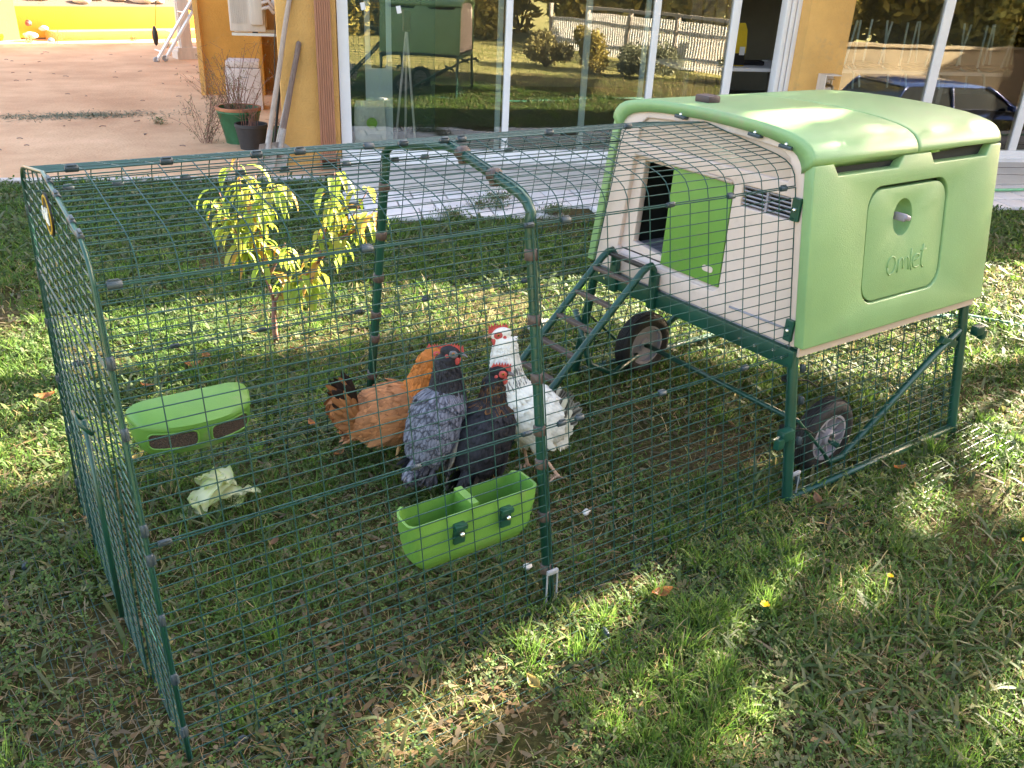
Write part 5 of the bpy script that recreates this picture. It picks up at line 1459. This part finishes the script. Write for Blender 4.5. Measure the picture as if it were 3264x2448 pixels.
def inpoly(x, y, poly):
    r_ = np.zeros(len(x), bool); n = len(poly)
    for i in range(n):
        x1, y1 = poly[i]; x2, y2 = poly[(i + 1) % n]
        c = ((y1 > y) != (y2 > y)) & (x < (x2 - x1) * (y - y1) / (y2 - y1 + 1e-12) + x1); r_ ^= c
    return r_
def shade_tree():
    g = np.random.default_rng(5); n = 62000
    gx = g.uniform(-3.6, 4.3, n); gy = g.uniform(-2.6, 2.5, n)
    keep = np.ones(n, bool)
    for nm_, p in LIT.items():
        mg = 1.6 if nm_ in 'AB' else (1.0 if nm_ == 'C' else (.45 if nm_ == 'K1' else 1.0))
        for k in range(8):
            keep &= ~inpoly(gx + mg * .10 * math.cos(k * .785), gy + mg * .045 * math.sin(k * .785), p)
    # uneven lower right: loose dapple instead of closed shade
    from math import sin
    dap = np.sin(gx * 7.1 + 1.3 * np.sin(gy * 9)) * np.sin(gy * 11 + 2 * np.sin(gx * 5))
    keep &= ~((gx > 1.9) & (gy < -.60) & (dap > .74))
    keep &= ~((gx < .1) & (gy > .1) & (dap > .80))
    gx, gy = gx[keep], gy[keep]; n = len(gx)
    D = 8.0 + g.uniform(-.45, .6, n)
    sx = math.cos(SUN_AZ); sy = math.sin(SUN_AZ); tn = math.tan(SUN_EL)
    P = np.stack([gx + D * sx, gy + D * sy, D * tn], 1)
    V, F, C = leaf_cloud(P, .060, [(.07, .12, .03), (.10, .13, .03), (.14, .14, .035)], 6, 1.5)
    base = Vector((9.6, -.03, 0)); t = thing('shade_tree', base, 'unseen green tree right of the coop with crown gaps cut for the sun patches', 'tree')
    tr_ = MB(); tr_.tube([(0, 0, 0), (.0, .0, 1.5), (-.02, .0, 3.0), (-.1, 0, 4.2)], [.075, .058, .05, .03], 10); lbuild(tr_, 'trunk', M['bark'], t, True)
    q = MB(); rr = random.Random(3)
    for k in range(26):
        z0 = rr.uniform(3.1, 4.2); i = rr.randrange(n); e = Vector(P[i]) - base; e.x += rr.uniform(-.2, .2)
        m_ = Vector((0, 0, z0)).lerp(e, .5) + Vector((0, 0, .25)); q.tube([(-.02, 0, z0 - .4), m_, e], [.03, .018, .006], 6)
    lbuild(q, 'limbs', M['bark'], t, True)
    o = npmesh('crown', V - np.array(base), [F], C, M['bushc'], False); o.parent = t
shade_tree()

def bush(name, loc, rad, h, n, size, cols, label, cat, group, seed, trunk=0.0, lobes=7):
    t = thing(name, loc, label, cat, group); g = np.random.default_rng(seed)
    cen = np.stack([g.normal(0, rad * .48, lobes), g.normal(0, rad * .48, lobes), trunk + (h - trunk) * g.uniform(.25, .75, lobes)], 1)
    which = g.integers(0, lobes, n); d = g.normal(size=(n, 3)); d /= np.linalg.norm(d, axis=1)[:, None]
    rr_ = g.uniform(.25, 1, (n, 1)) ** .45 * g.uniform(.55, 1.0, (lobes, 1))[which]
    P = cen[which] + d * rr_ * np.array([rad * .62, rad * .62, (h - trunk) * .42]); P[:, 2] = np.maximum(P[:, 2], .03)
    V, F, C = leaf_cloud(P, size, cols, seed + 1, 2.2)
    o = npmesh('crown', V, [F], C, M['bushc'], False); o.parent = t
    q = MB(); rs = random.Random(seed)
    if trunk > .3: q.tube([(0, 0, 0), (.03, .02, trunk * .6), (0, 0, trunk + (h - trunk) * .5)], [.14, .11, .05], 8)
    for k in range(8): c = cen[k % lobes]; q.tube([(0, 0, trunk * .8), Vector(c) * .6 + Vector((0, 0, trunk * .3)), c], [.02, .014, .006], 5)
    lbuild(q, 'trunk', M['bark'], t, True)
    return t
G1 = 'shrubs reflected in the windows'
bush('clipped_shrub', (3.35, -4.1, 0), .42, .52, 2600, .035, [(.22, .19, .07), (.18, .15, .06)], 'low brown green shrub on the lawn opposite the windows', 'shrub', None, 51)
bush('yellow_shrub', (4.1, -3.75, 0), .40, .72, 2600, .035, [(.32, .25, .05), (.25, .2, .05)], 'taller golden grassy shrub beside the low shrubs opposite the windows', 'shrub', None, 52)
bush('grey_shrub', (5.0, -3.4, 0), .50, .55, 3000, .03, [(.22, .22, .13), (.16, .17, .10)], 'grey green shrub in front of the picket fence', 'shrub', None, 53)
bush('round_shrub', (6.4, -3.2, 0), .30, .45, 1600, .03, [(.26, .24, .10), (.2, .2, .08)], 'small round shrub past the end of the picket fence', 'shrub', None, 54)
TC = [(.42, .33, .08), (.34, .27, .07), (.26, .24, .07), (.48, .39, .09)]
for k, (x, y, r_, h) in enumerate(((-1.5, -11.5, 1.9, 4.4), (1.8, -12.2, 2.0, 5.0), (4.9, -11.0, 1.9, 4.6), (8.0, -10.2, 2.0, 5.2), (11.2, -9.8, 1.9, 4.6), (14.5, -9.0, 2.1, 5.0), (17.8, -7.6, 2.0, 4.8), (21, -6, 2.2, 5.2), (-5, -11, 2.0, 4.6))):
    bush('garden_tree', (x, y, ground_z(x, y)), r_, h, 9000, .14, TC, 'autumn yellow tree in the row beyond the picket fence', 'tree', 'autumn trees beyond the picket fence', 60 + k, .08, 9)
for k in range(17):
    x = -7 + k * 1.75; y = -9.6 + .012 * (x - 8) ** 2 * .6
    bush('hedge_shrub', (x, y, ground_z(x, y)), 1.05, 1.75, 3600, .09, TC, 'yellow green hedge shrub in the row beyond the picket fence', 'shrub', 'hedge shrubs beyond the picket fence', 120 + k, 0, 8)
# picket fence
fe_ = thing('picket_fence', (4.3, -5.9, 0), 'white picket fence across the lawn opposite the windows', 'fence')
A_, B_ = Vector((3.0, -7.9, 0)), Vector((6.3, -3.95, 0)); dv = (B_ - A_); n_ = 78
b_ = MB(); up_ = math.atan2(dv.y, dv.x); Rz = Matrix.Rotation(up_, 3, 'Z')
for k in range(n_ + 1):
    p = A_ + dv * (k / n_) - Vector((4.3, -5.9, 0)); hh = .74 if (k > 18) else .60
    b_.box((p.x, p.y, hh / 2 + .04), (.032, .014, hh), Rz)
lbuild(b_, 'pickets', M['fence'], fe_)
for z in (.22, .62):
    b_ = MB(); c = (A_ + B_) / 2 - Vector((4.3, -5.9, 0)); b_.box((c.x, c.y, z), (dv.length, .03, .05), Rz); b_.v = [tuple(Vector(v) + Rz @ Vector((0, -.022, 0))) for v in b_.v]; lbuild(b_, 'rail', M['fencegrey'], fe_)
b_ = MB(); c = A_.lerp(B_, .62) - Vector((4.3, -5.9, 0)); b_.box((c.x, c.y, .86), (dv.length * .76, .06, .05), Rz); lbuild(b_, 'rail', M['fencegrey'], fe_)
for k in (0, .25, .5, .75, 1):
    p = A_.lerp(B_, k) - Vector((4.3, -5.9, 0)); b_ = MB(); b_.box((p.x, p.y, .44), (.07, .07, .9), Rz); lbuild(b_, 'post', M['fencegrey'], fe_)
# low garden wall beyond the drive
b_ = MB(); b_.box((0, 0, .8), (16, .15, 1.6)); b_.box((0, 0, 1.62), (16.1, .22, .05))
o = b_.build('garden_wall', mat('brown_rendered_wall', (.26, .20, .13), .9, .2, 3, .4, 40)); o.location = H(14.5, -7.5, -1.1); o.rotation_euler = (0, 0, HA); tag(o, 'long low ochre garden wall behind the blue car', 'wall')
# parked car on the lower drive
def car():
    t = thing('parked_car', H(9.9, -5.3, -1.05), 'dark blue hatchback parked on the lower drive opposite the right windows', 'car', None, HA)
    def half(prof, y, dz=0): return [Vector((x, y, z + dz)) for x, z in prof]
    low = [(-1.72, .30), (-1.74, .55), (-1.66, .80), (-1.55, .88), (-.5, .91), (.75, .87), (1.30, .76), (1.60, .62), (1.70, .48), (1.70, .28), (1.38, .24), (-1.38, .24)]
    b_ = MB(); b_.loft([[Vector((x * k, y, z)) for x, z in low] for y, k in ((-.70, .95), (-.755, .985), (-.76, .995), (-.5, 1.0), (.5, 1.0), (.76, .995), (.755, .985), (.70, .95))])
    lbuild(b_, 'body', M['car'], t, True, 35)
    sec = lambda z, x0, x1, w: [Vector(p) for p in ((x0, -w, z), (x1, -w, z), (x1 + .04, -w * .6, z), (x1 + .05, 0, z), (x1 + .04, w * .6, z), (x1, w, z), (x0, w, z), (x0 - .03, 0, z))]
    b_ = MB(); b_.loft([sec(.86, -1.52, .78, .70), sec(1.00, -1.42, .56, .665), sec(1.14, -1.28, .30, .615), sec(1.20, -1.20, .16, .60)]); lbuild(b_, 'windows', M['carglass'], t, True, 30)
    b_ = MB(); b_.loft([sec(1.195, -1.24, .18, .61), sec(1.225, -1.18, .10, .585), sec(1.25, -1.02, -.08, .50), sec(1.262, -.85, -.25, .30)]); lbuild(b_, 'roof', M['car'], t, True, 60)
    for sg in (-1, 1):
        for pts in ([(.80, .71, .85), (.32, .625, 1.14), (.17, .605, 1.20)], [(-1.53, .71, .85), (-1.30, .625, 1.14), (-1.22, .605, 1.20)], [(-.42, .715, .86), (-.45, .62, 1.15), (-.46, .605, 1.20)]):
            q = MB(); q.tube([(x, sg * y, z) for x, y, z in pts], .026, 6); lbuild(q, 'roof_pillar', M['car'], t, True)
        for x in (-1.08, 1.06):
            q = MB(); q.lathe([(.17, -.07), (.255, -.085), (.27, -.05), (.27, .05), (.255, .085), (.17, .07)], (x, sg * .69, .27), 28, Matrix.Rotation(R(90), 3, 'X')); w_ = lbuild(q, 'wheel', M['rubber'], t, True, 40)
            q = MB(); q.lathe([(.17, -.075), (.12, -.06), (.04, -.085), (.04, .085), (.12, .06), (.17, .075)], (x, sg * .69, .27), 20, Matrix.Rotation(R(90), 3, 'X')); rm_ = lbuild(q, 'rim', M['grey'], t, True, 30); rm_.parent = w_
        q = MB(); q.box((.55, sg * .79, .93), (.10, .14, .09), bev=.03); lbuild(q, 'mirror', M['car'], t, True, 50)
        q = MB(); q.box((1.58, sg * .52, .66), (.16, .28, .10), Matrix.Rotation(.5, 3, 'Y'), bev=.03); lbuild(q, 'headlight', M['alu'], t, True)
        q = MB(); q.box((-1.66, sg * .60, .76), (.07, .16, .18), bev=.02); lbuild(q, 'tail_light', M['comb'], t, True)
        q = MB(); q.box((-.42, sg * .765, .60), (.006, .006, .50)); q.box((.62, sg * .765, .58), (.006, .006, .48)); q.box((-.30, sg * .768, .80), (.14, .01, .02)); lbuild(q, 'door_trim', M['black'], t)
car()

# ------------------------------------------------------------------ grass
U_ = np.array([math.cos(HA), math.sin(HA)]); NN = np.array([math.sin(HA), -math.cos(HA)])
CAMP = np.array([-.2287, -1.8861, 1.4751])
def noise2(x, y, seed, sc):
    g = np.random.default_rng(seed); v = np.zeros_like(x)
    for k in range(7):
        a = g.uniform(0, 6.28); f = sc * g.uniform(.6, 1.7); v += np.sin((x * math.cos(a) + y * math.sin(a)) * f + g.uniform(0, 6.28) + 1.2 * np.sin((x * math.sin(a) - y * math.cos(a)) * f * .7))
    return v / 7 * 1.9
SCN = SC.camera.matrix_world.inverted(); SCN = np.array(SCN)
def visible(x, y, margin=.12):
    P = np.stack([x, y, np.zeros_like(x), np.ones_like(x)], 1) @ SCN.T
    z = -P[:, 2]; k = SC.camera.data.lens / 36.0 * 2
    return (z > .2) & (np.abs(P[:, 0] / z * k) < 1 + margin) & (np.abs(P[:, 1] / z * k) < .75 + margin)
def scatter(n, fall, seed, xr=(-1.2, 9), yr=(-2.4, 6), wide=.28):
    """ground points on the lawn, denser near the camera"""
    g = np.random.default_rng(seed); X, Y = [], []
    tot = 0
    while tot < n:
        x = g.uniform(*xr, 400000); y = g.uniform(*yr, 400000)
        d = np.sqrt((x - CAMP[0]) ** 2 + (y - CAMP[1]) ** 2 + CAMP[2] ** 2)
        k = g.random(400000) < np.minimum(1, (1.75 / d) ** fall)
        r0 = np.stack([x - HO.x, y - HO.y], 1); u = r0 @ U_; dn = r0 @ NN
        k &= (dn > np.where(u < .05, .49, 1.69 + .05 * np.sin(u * 5) + .04 * np.sin(u * 13)))
        k &= visible(x, y, wide)
        X.append(x[k]); Y.append(y[k]); tot += k.sum()
    return np.concatenate(X)[:n], np.concatenate(Y)[:n]
def dryness(x, y):
    d = .46 + .55 * noise2(x, y, 3, 2.4) + .35 * noise2(x, y, 4, 6)
    d += .35 * np.clip((x - 2.6) / .6, 0, 1) * (y < .5)            # parched right of the coop
    d += .55 * np.clip((1.05 - x) / .5, 0, 1) * np.clip((.75 - y) / .3, 0, 1)        # worn floor of the run
    d -= .50 * np.clip((y - 1.25) / .5, 0, 1)                      # lush strip by the house
    d -= .15 * ((x > .7) & (x < 1.7) & (y < -.70))
    return np.clip(d, 0, 1)
def bare(x, y):
    b_ = .55 * np.clip(noise2(x, y, 31, 5.0) - .55, 0, 1) * 3
    for cx, cy, r_, k in ((2.45, -.82, .20, 1), (2.15, -.93, .16, .8), (1.85, -.66, .12, .7), (.25, .15, .28, .8), (-.08, -.12, .22, .9), (.45, -.42, .25, .7), (1.20, -.30, .14, .9), (.05, .55, .2, .6), (-.1, -.42, .2, .9), (3.2, -.5, .3, .5)):
        b_ = np.maximum(b_, k * np.exp(-(((x - cx) ** 2 + (y - cy) ** 2) / r_ ** 2) ** 1.5))
    return np.clip(b_, 0, 1)
def tufts(n, seed):
    g = np.random.default_rng(seed); cx, cy = scatter(n, 1.4, seed)
    ex = np.concatenate([g.uniform(.72, 1.12, 46), g.uniform(1.15, 1.4, 16), g.uniform(1.35, 1.7, 12), g.uniform(.3, 1.3, 20)]); ey = np.concatenate([g.uniform(-1.1, -.82, 46), g.uniform(-.88, -.74, 16), g.uniform(-.8, -.66, 12), g.uniform(-.72, -.58, 20)])
    cx = np.concatenate([cx, ex]); cy = np.concatenate([cy, ey]); k = bare(cx, cy) < .4; cx, cy = cx[k], cy[k]
    m = 46; X = np.repeat(cx, m) + g.normal(0, .016, len(cx) * m); Y = np.repeat(cy, m) + g.normal(0, .016, len(cx) * m); dx = X - np.repeat(cx, m); dy = Y - np.repeat(cy, m)
    tone = np.repeat(g.uniform(.75, 1.25, len(cx)), m); hh = np.repeat(g.uniform(.04, .095, len(cx)), m)
    return X, Y, dx * 26, dy * 26, hh, tone
def blades(n, seed, hmin, hmax, w, lean, fall=1.6, pal=None, clump=0.0, name='grass', flat=False, keepbare=False):
    g = np.random.default_rng(seed); x, y = scatter(n, fall, seed)
    if not keepbare: k = g.random(len(x)) > bare(x, y) * .85; x, y = x[k], y[k]
    dr = dryness(x, y)
    if flat: k = g.random(len(x)) < .18 + .85 * dr ** 1.5; x, y, dr = x[k], y[k], dr[k]
    if clump:
        c = noise2(x, y, seed + 9, 9.0); k = c > -clump; x, y, dr = x[k], y[k], dr[k]
    n = len(x)
    d = np.sqrt((x - CAMP[0]) ** 2 + (y - CAMP[1]) ** 2 + CAMP[2] ** 2)
    H_ = g.uniform(hmin, hmax, n) * (.6 + .55 * np.clip(.5 + noise2(x, y, seed + 5, 6.0), 0, 1)) * np.where(dr > .7, .7, 1.0)
    W = w * g.uniform(.7, 1.4, n) * np.maximum(1, d / 2.6)
    a = g.uniform(0, 2 * np.pi, n); ln = lean * g.uniform(.3, 1.5, n); dx = np.cos(a) * ln; dy = np.sin(a) * ln
    sa = a + np.pi / 2 + g.uniform(-.6, .6, n); sx = np.cos(sa) * W / 2; sy = np.sin(sa) * W / 2
    z0 = np.full(n, -.003) if not flat else g.uniform(.003, .02, n)
    pts = []
    for t, wk in ((0, .8), (.45, 1.0), (.8, .7)):
        bx = x + dx * H_ * t ** 1.5; by = y + dy * H_ * t ** 1.5; bz = z0 + H_ * (t - .25 * t * t * np.minimum(1.6, ln)) * (.12 if flat else 1)
        pts += [np.stack([bx - sx * wk, by - sy * wk, bz], 1), np.stack([bx + sx * wk, by + sy * wk, bz], 1)]
    t = 1.0; pts.append(np.stack([x + dx * H_, y + dy * H_, z0 + H_ * (1 - .30 * np.minimum(1.7, ln)) * (.12 if flat else 1)], 1))
    V = np.stack(pts, 1).reshape(-1, 3); o = np.arange(n) * 7
    Fq = np.concatenate([np.stack([o, o + 1, o + 3, o + 2], 1), np.stack([o + 2, o + 3, o + 5, o + 4], 1)]); Ft = np.stack([o + 4, o + 5, o + 6], 1)
    green = np.array([(.075, .150, .020), (.10, .185, .028), (.055, .12, .024), (.14, .21, .035)])[g.integers(0, 4, n)]
    dry = np.array([(.32, .25, .11), (.40, .32, .17), (.24, .18, .085), (.28, .25, .10)])[g.integers(0, 4, n)]
    if pal is not None: green = np.array(pal)[g.integers(0, len(pal), n)]; dry = green * np.array([1.25, 1.0, .8])
    k = (g.random(n) < dr * .46)[:, None]; c = np.where(k, dry, green) * g.uniform(.75, 1.25, (n, 1))
    C = np.repeat(c, 7, 0)
    ob = npmesh(name, V, [Fq, Ft], C, M['grassc']); tag(ob, 'short green lawn grass with dry straw coloured blades' if name == 'grass' else None, 'grass', kind='stuff'); return ob
blades(185000, 1, .022, .052, .0024, .85, 1.5, name='grass')
blades(38000, 2, .045, .085, .0030, .75, 1.6, clump=.05, name='tall_grass')['label'] = 'longer green grass blades'
blades(26000, 3, .03, .085, .0016, 1.2, 1.7, pal=[(.36, .29, .19), (.30, .235, .15), (.24, .18, .12)], name='straw', flat=True, keepbare=True)['label'] = 'dry straw and clippings lying between the grass'
blades(15000, 4, .035, .085, .0085, 1.25, 1.5, pal=[(.085, .125, .045), (.11, .145, .06), (.075, .105, .04), (.13, .15, .08)], name='broad_grass')['label'] = 'broad grey green weed blades lying in the lawn'
blades(8000, 5, .02, .045, .010, 1.4, 1.6, pal=[(.20, .16, .10), (.25, .20, .125), (.15, .115, .075)], name='leaf_litter', flat=True, keepbare=True)['label'] = 'small dull brown leaf litter on the lawn'
def tuft_mesh():
    g = np.random.default_rng(91); X, Y, dx, dy, hh, tone = tufts(420, 90); n = len(X)
    H_ = hh * g.uniform(.5, 1.15, n); L_ = g.uniform(.25, 1.0, n); a = g.uniform(0, 6.28, n); dx = dx * L_ + np.cos(a) * .25; dy = dy * L_ + np.sin(a) * .25
    d = np.sqrt((X - CAMP[0]) ** 2 + (Y - CAMP[1]) ** 2 + CAMP[2] ** 2); W = .0021 * g.uniform(.7, 1.4, n) * np.maximum(1, d / 2.6); sa = g.uniform(0, 6.28, n); sx = np.cos(sa) * W / 2; sy = np.sin(sa) * W / 2
    pts = []
    for t, wk in ((0, .9), (.45, 1), (.8, .65)):
        bx = X + dx * H_ * t ** 1.7; by = Y + dy * H_ * t ** 1.7; bz = H_ * (t - .25 * t * t)
        pts += [np.stack([bx - sx * wk, by - sy * wk, bz], 1), np.stack([bx + sx * wk, by + sy * wk, bz], 1)]
    pts.append(np.stack([X + dx * H_, Y + dy * H_, H_ * .72], 1)); V = np.stack(pts, 1).reshape(-1, 3); o = np.arange(n) * 7
    Fq = np.concatenate([np.stack([o, o + 1, o + 3, o + 2], 1), np.stack([o + 2, o + 3, o + 5, o + 4], 1)]); Ft = np.stack([o + 4, o + 5, o + 6], 1)
    c = np.array([(.09, .18, .025), (.12, .21, .035), (.15, .22, .05)])[g.integers(0, 3, n)] * tone[:, None] * g.uniform(.8, 1.2, (n, 1))
    tag(npmesh('grass_tufts', V, [Fq, Ft], np.repeat(c, 7, 0), M['grassc']), 'fine bright green grass tufts growing in clumps', 'grass', kind='stuff')
tuft_mesh()
def rear_grass():
    g = np.random.default_rng(77); n = 60000; x = g.uniform(-4, 10, n); y = g.uniform(-9, 1.5, n)
    dx, dy = x - HO.x, y - HO.y; uu = dx * math.cos(HA) + dy * math.sin(HA); nn = dx * math.sin(HA) - dy * math.cos(HA)
    k = ~visible(x, y, .2) & (nn > 1.8) & ~((uu > 7.0) & (nn > 2.4)); x, y = x[k], y[k]; n = len(x)
    h = g.uniform(.02, .06, n); a = g.uniform(0, 6.28, n); dx = np.cos(a) * h * .7; dy = np.sin(a) * h * .7; sx = -np.sin(a) * .004; sy = np.cos(a) * .004
    V = np.stack([np.stack([x - sx, y - sy, np.zeros(n)], 1), np.stack([x + sx, y + sy, np.zeros(n)], 1), np.stack([x + dx, y + dy, h], 1)], 1).reshape(-1, 3)
    c = np.array([(.16, .20, .04), (.26, .24, .08), (.34, .27, .12), (.20, .21, .05)])[g.integers(0, 4, n)] * g.uniform(.75, 1.25, (n, 1))
    tag(npmesh('rear_grass', V, [np.arange(3 * n).reshape(-1, 3)], np.repeat(c, 3, 0), M['grassc']), 'sparse dry grass on the lawn around and behind the viewpoint', 'grass', kind='stuff')
rear_grass()
# clover and other small round leaves
def clover(n, seed, size, pal, name, fall=1.5, zr=(.008, .035), tilt=.5, label=''):
    g = np.random.default_rng(seed); x, y = scatter(n, fall, seed); dr = dryness(x, y); k = g.random(len(x)) > np.maximum(dr * .6, bare(x, y) * .9); x, y = x[k], y[k]; n = len(x)
    d = np.sqrt((x - CAMP[0]) ** 2 + (y - CAMP[1]) ** 2 + CAMP[2] ** 2)
    V, F, C = [], [], []
    z = g.uniform(*zr, n); a0 = g.uniform(0, 6.28, n); s = size * g.uniform(.6, 1.4, n) * np.maximum(1, d / 3.2); tx = g.normal(0, tilt, n); ty = g.normal(0, tilt, n)
    col = np.array(pal)[g.integers(0, len(pal), n)] * g.uniform(.7, 1.3, (n, 1))
    vs = []
    for q in range(3):
        a = a0 + q * 2.094
        for rr_, off in ((.0, 0), (.75, -.5), (1.05, 0), (.75, .5)):
            lx = np.cos(a + off) * s * rr_; ly = np.sin(a + off) * s * rr_
            vs.append(np.stack([x + lx, y + ly, z + lx * tx + ly * ty], 1))
    V = np.stack(vs, 1).reshape(-1, 3); V[:, 2] = np.maximum(V[:, 2], .002); o = np.arange(n) * 12
    F = np.concatenate([np.stack([o + q * 4, o + q * 4 + 1, o + q * 4 + 2, o + q * 4 + 3], 1) for q in range(3)])
    ob = npmesh(name, V, [F], np.repeat(col, 12, 0), M['grassc'], False); tag(ob, label, 'ground cover', kind='stuff')
clover(76000, 11, .0080, [(.09, .16, .035), (.12, .19, .05), (.07, .13, .035), (.15, .20, .06)], 'clover', label='clover and small round leaves spread through the lawn')
clover(13000, 12, .0115, [(.12, .15, .06), (.16, .17, .08), (.10, .13, .05), (.20, .19, .10)], 'weed_leaves', 1.6, (.006, .03), .6, 'pale broad weed leaves and leaf litter in the lawn')
# a few broad long leaved weeds at the lower right
def rosette(loc, n, L, seed, lab):
    rr = random.Random(seed); V, F, C = [], [], []; off = 0
    for k in range(n):
        a = rr.random() * 6.28; d = Vector((math.cos(a), math.sin(a), rr.uniform(.2, .9))).normalized(); p = Vector((0, 0, .004)); l_ = L * rr.uniform(.6, 1.15); w_ = l_ * rr.uniform(.055, .09); sd = d.cross(Vector((0, 0, 1))).normalized(); c = np.array((.17, .23, .08)) * rr.uniform(.7, 1.3)
        for i in range(6):
            u = i / 5; w2 = w_ * math.sin(math.pi * min(1, u * .9 + .08)); V += [p + sd * w2, p - Vector((0, 0, w2 * .4)), p - sd * w2]; C += [c, c * .8, c]
            if i < 5: q = off + i * 3; F += [(q, q + 1, q + 4, q + 3), (q + 1, q + 2, q + 5, q + 4)]
            d = (d + Vector((0, 0, -.22))).normalized(); p = p + d * l_ / 5; p.z = max(p.z, .004)
        off += 18
    o = npmesh('broadleaf_weed', [tuple(v) for v in V], [np.array(F, np.int32)], C, M['grassc']); o.location = loc; tag(o, lab, 'weed', 'broad leaved weeds in the lawn')
for k, (x, y) in enumerate(((1.66, -1.19), (1.50, -1.24), (1.80, -1.12), (1.95, -1.00), (1.40, -1.12), (2.05, -.90), (1.10, -.92), (1.30, -1.30), (2.35, -.72), (.2, -.80), (-.12, .42), (1.75, -.70))):
    rosette((x, y, 0), 9, rng.uniform(.05, .09), 200 + k, 'long leaved green weed in the lawn outside the run')
# fallen leaves
lf = None
def leaf_mesh(c, seed):
    rr = random.Random(seed); V, F, C = [], [], []
    for i in range(7):
        u = i / 6; w_ = .016 * math.sin(math.pi * min(1, u * .95 + .03)); x = (u - .5) * .06; z = .012 + .012 * (2 * u - 1) ** 2 - .004
        V += [(x, w_, z + .008), (x, 0, z), (x, -w_, z + .006)]; C += [c, c * .8, c]
        if i < 6: q = i * 3; F += [(q, q + 1, q + 4, q + 3), (q + 1, q + 2, q + 5, q + 4)]
    return npmesh('fallen_leaf', V, [np.array(F, np.int32)], np.array(C), M['leafc'])
LF = [leaf_mesh(np.array(c), i) for i, c in enumerate(((.38, .15, .05), (.42, .30, .09), (.25, .13, .07)))]
LL = ['curled rust brown fallen leaf in the grass', 'curled ochre yellow fallen leaf in the grass', 'curled dull brown fallen leaf in the grass']
for k, (x, y, s) in enumerate(((.03, 1.28, 1.1), (.55, 1.30, 1.0), (.95, 1.25, 1.0), (.62, 1.36, .9), (.75, .62, 1.0), (.75, .40, .8), (1.17, -.67, .95), (.2, .7, .8), (.4, .05, .7), (1.5, .9, .8), (.05, -.2, .8), (1.9, -.6, .8), (2.3, -.62, .8), (.7, -.75, .8), (-.2, .6, .8), (.35, 1.2, .8), (.85, 1.5, .9), (2.9, .6, .9))):
    i = (0 if k < 6 else k) % 3; o = LF[i] if LF[i].get('used') is None else LF[i].copy()
    if LF[i].get('used') is None: LF[i]['used'] = 1
    else: COL.objects.link(o)
    o.location = (x, y, .022); o.rotation_euler = (rng.uniform(-.3, .3), rng.uniform(-.3, .3), rng.random() * 6); o.scale = (s, s, s)
    tag(o, LL[i], 'fallen leaf', ['rust brown fallen leaves', 'ochre fallen leaves', 'dull brown fallen leaves'][i])
# dandelions, feathers, daisies
def dandelion(loc, lab, s=1):
    t = thing('dandelion', loc, lab, 'flower'); b_ = MB(); b_.tube([(0, 0, 0), (.003, 0, .04 * s)], .0012, 5); lbuild(b_, 'stem', M['potgreen'], t)
    b_ = MB()
    for k in range(26):
        a = k * 2.4; r_ = .012 * s * (k / 26) ** .5; d = Vector((math.cos(a), math.sin(a), .6)); b_.add([Vector((.003, 0, .04 * s)), Vector((.003 + r_ * math.cos(a + .3), r_ * math.sin(a + .3), .044 * s)), Vector((.003 + r_ * 1.2 * math.cos(a), r_ * 1.2 * math.sin(a), .047 * s)), Vector((.003 + r_ * math.cos(a - .3), r_ * math.sin(a - .3), .044 * s))], [(0, 1, 2, 3)])
    lbuild(b_, 'petals', M['dandelion'], t)
dandelion((1.345, -.856, 0), 'bright yellow dandelion in front of the run on the lit grass')
dandelion((2.226, -1.073, 0), 'yellow dandelion far right of the lawn near the picture edge')
dandelion((1.75, -.95, 0), 'small yellow dandelion among the right hand weeds', .7)
for (x, y, z, lab) in ((1.24, -.27, .02, 'small white downy feather in the grass right of the middle pole'), (.93, -.40, .03, 'white clover head by the drinker and pole')):
    b_ = MB(); b_.ball((0, 0, 0), (.013, .009, .009), 8, 6); b_.v = [tuple(Vector(p) * rng.uniform(.7, 1.3)) for p in b_.v]; o = b_.build('white_tuft', M['bagwhite'], smooth=True); o.location = (x, y, z); tag(o, lab, 'tuft')
b_ = MB(); b_.box((0, 0, .02), (.10, .05, .035), Matrix.Rotation(.5, 3, 'Z'), bev=.01); b_.box((.10, .02, .012), (.16, .05, .02), Matrix.Rotation(-.1, 3, 'Z'), bev=.005)
o = b_.build('stone_scrap', M['bagwhite']); o.location = (2.0, 1.02, 0); tag(o, 'pale flat stone scrap lying behind the ladder', 'stone')
# weeds in the paving joints
for k in range(16):
    u = rng.uniform(.3, 6); d = -1.06 - rng.choice((-.12, .115, .35, .55)); p = H(u, d, .02)
    weed('joint_weed', p, 14, .08, 1.2, 'small weed tuft growing in the paving joints', (.10, .14, .05), 300 + k)
for o in bpy.data.objects:
    if o.name.startswith('joint_weed'): o['group'] = 'weeds in the paving joints'
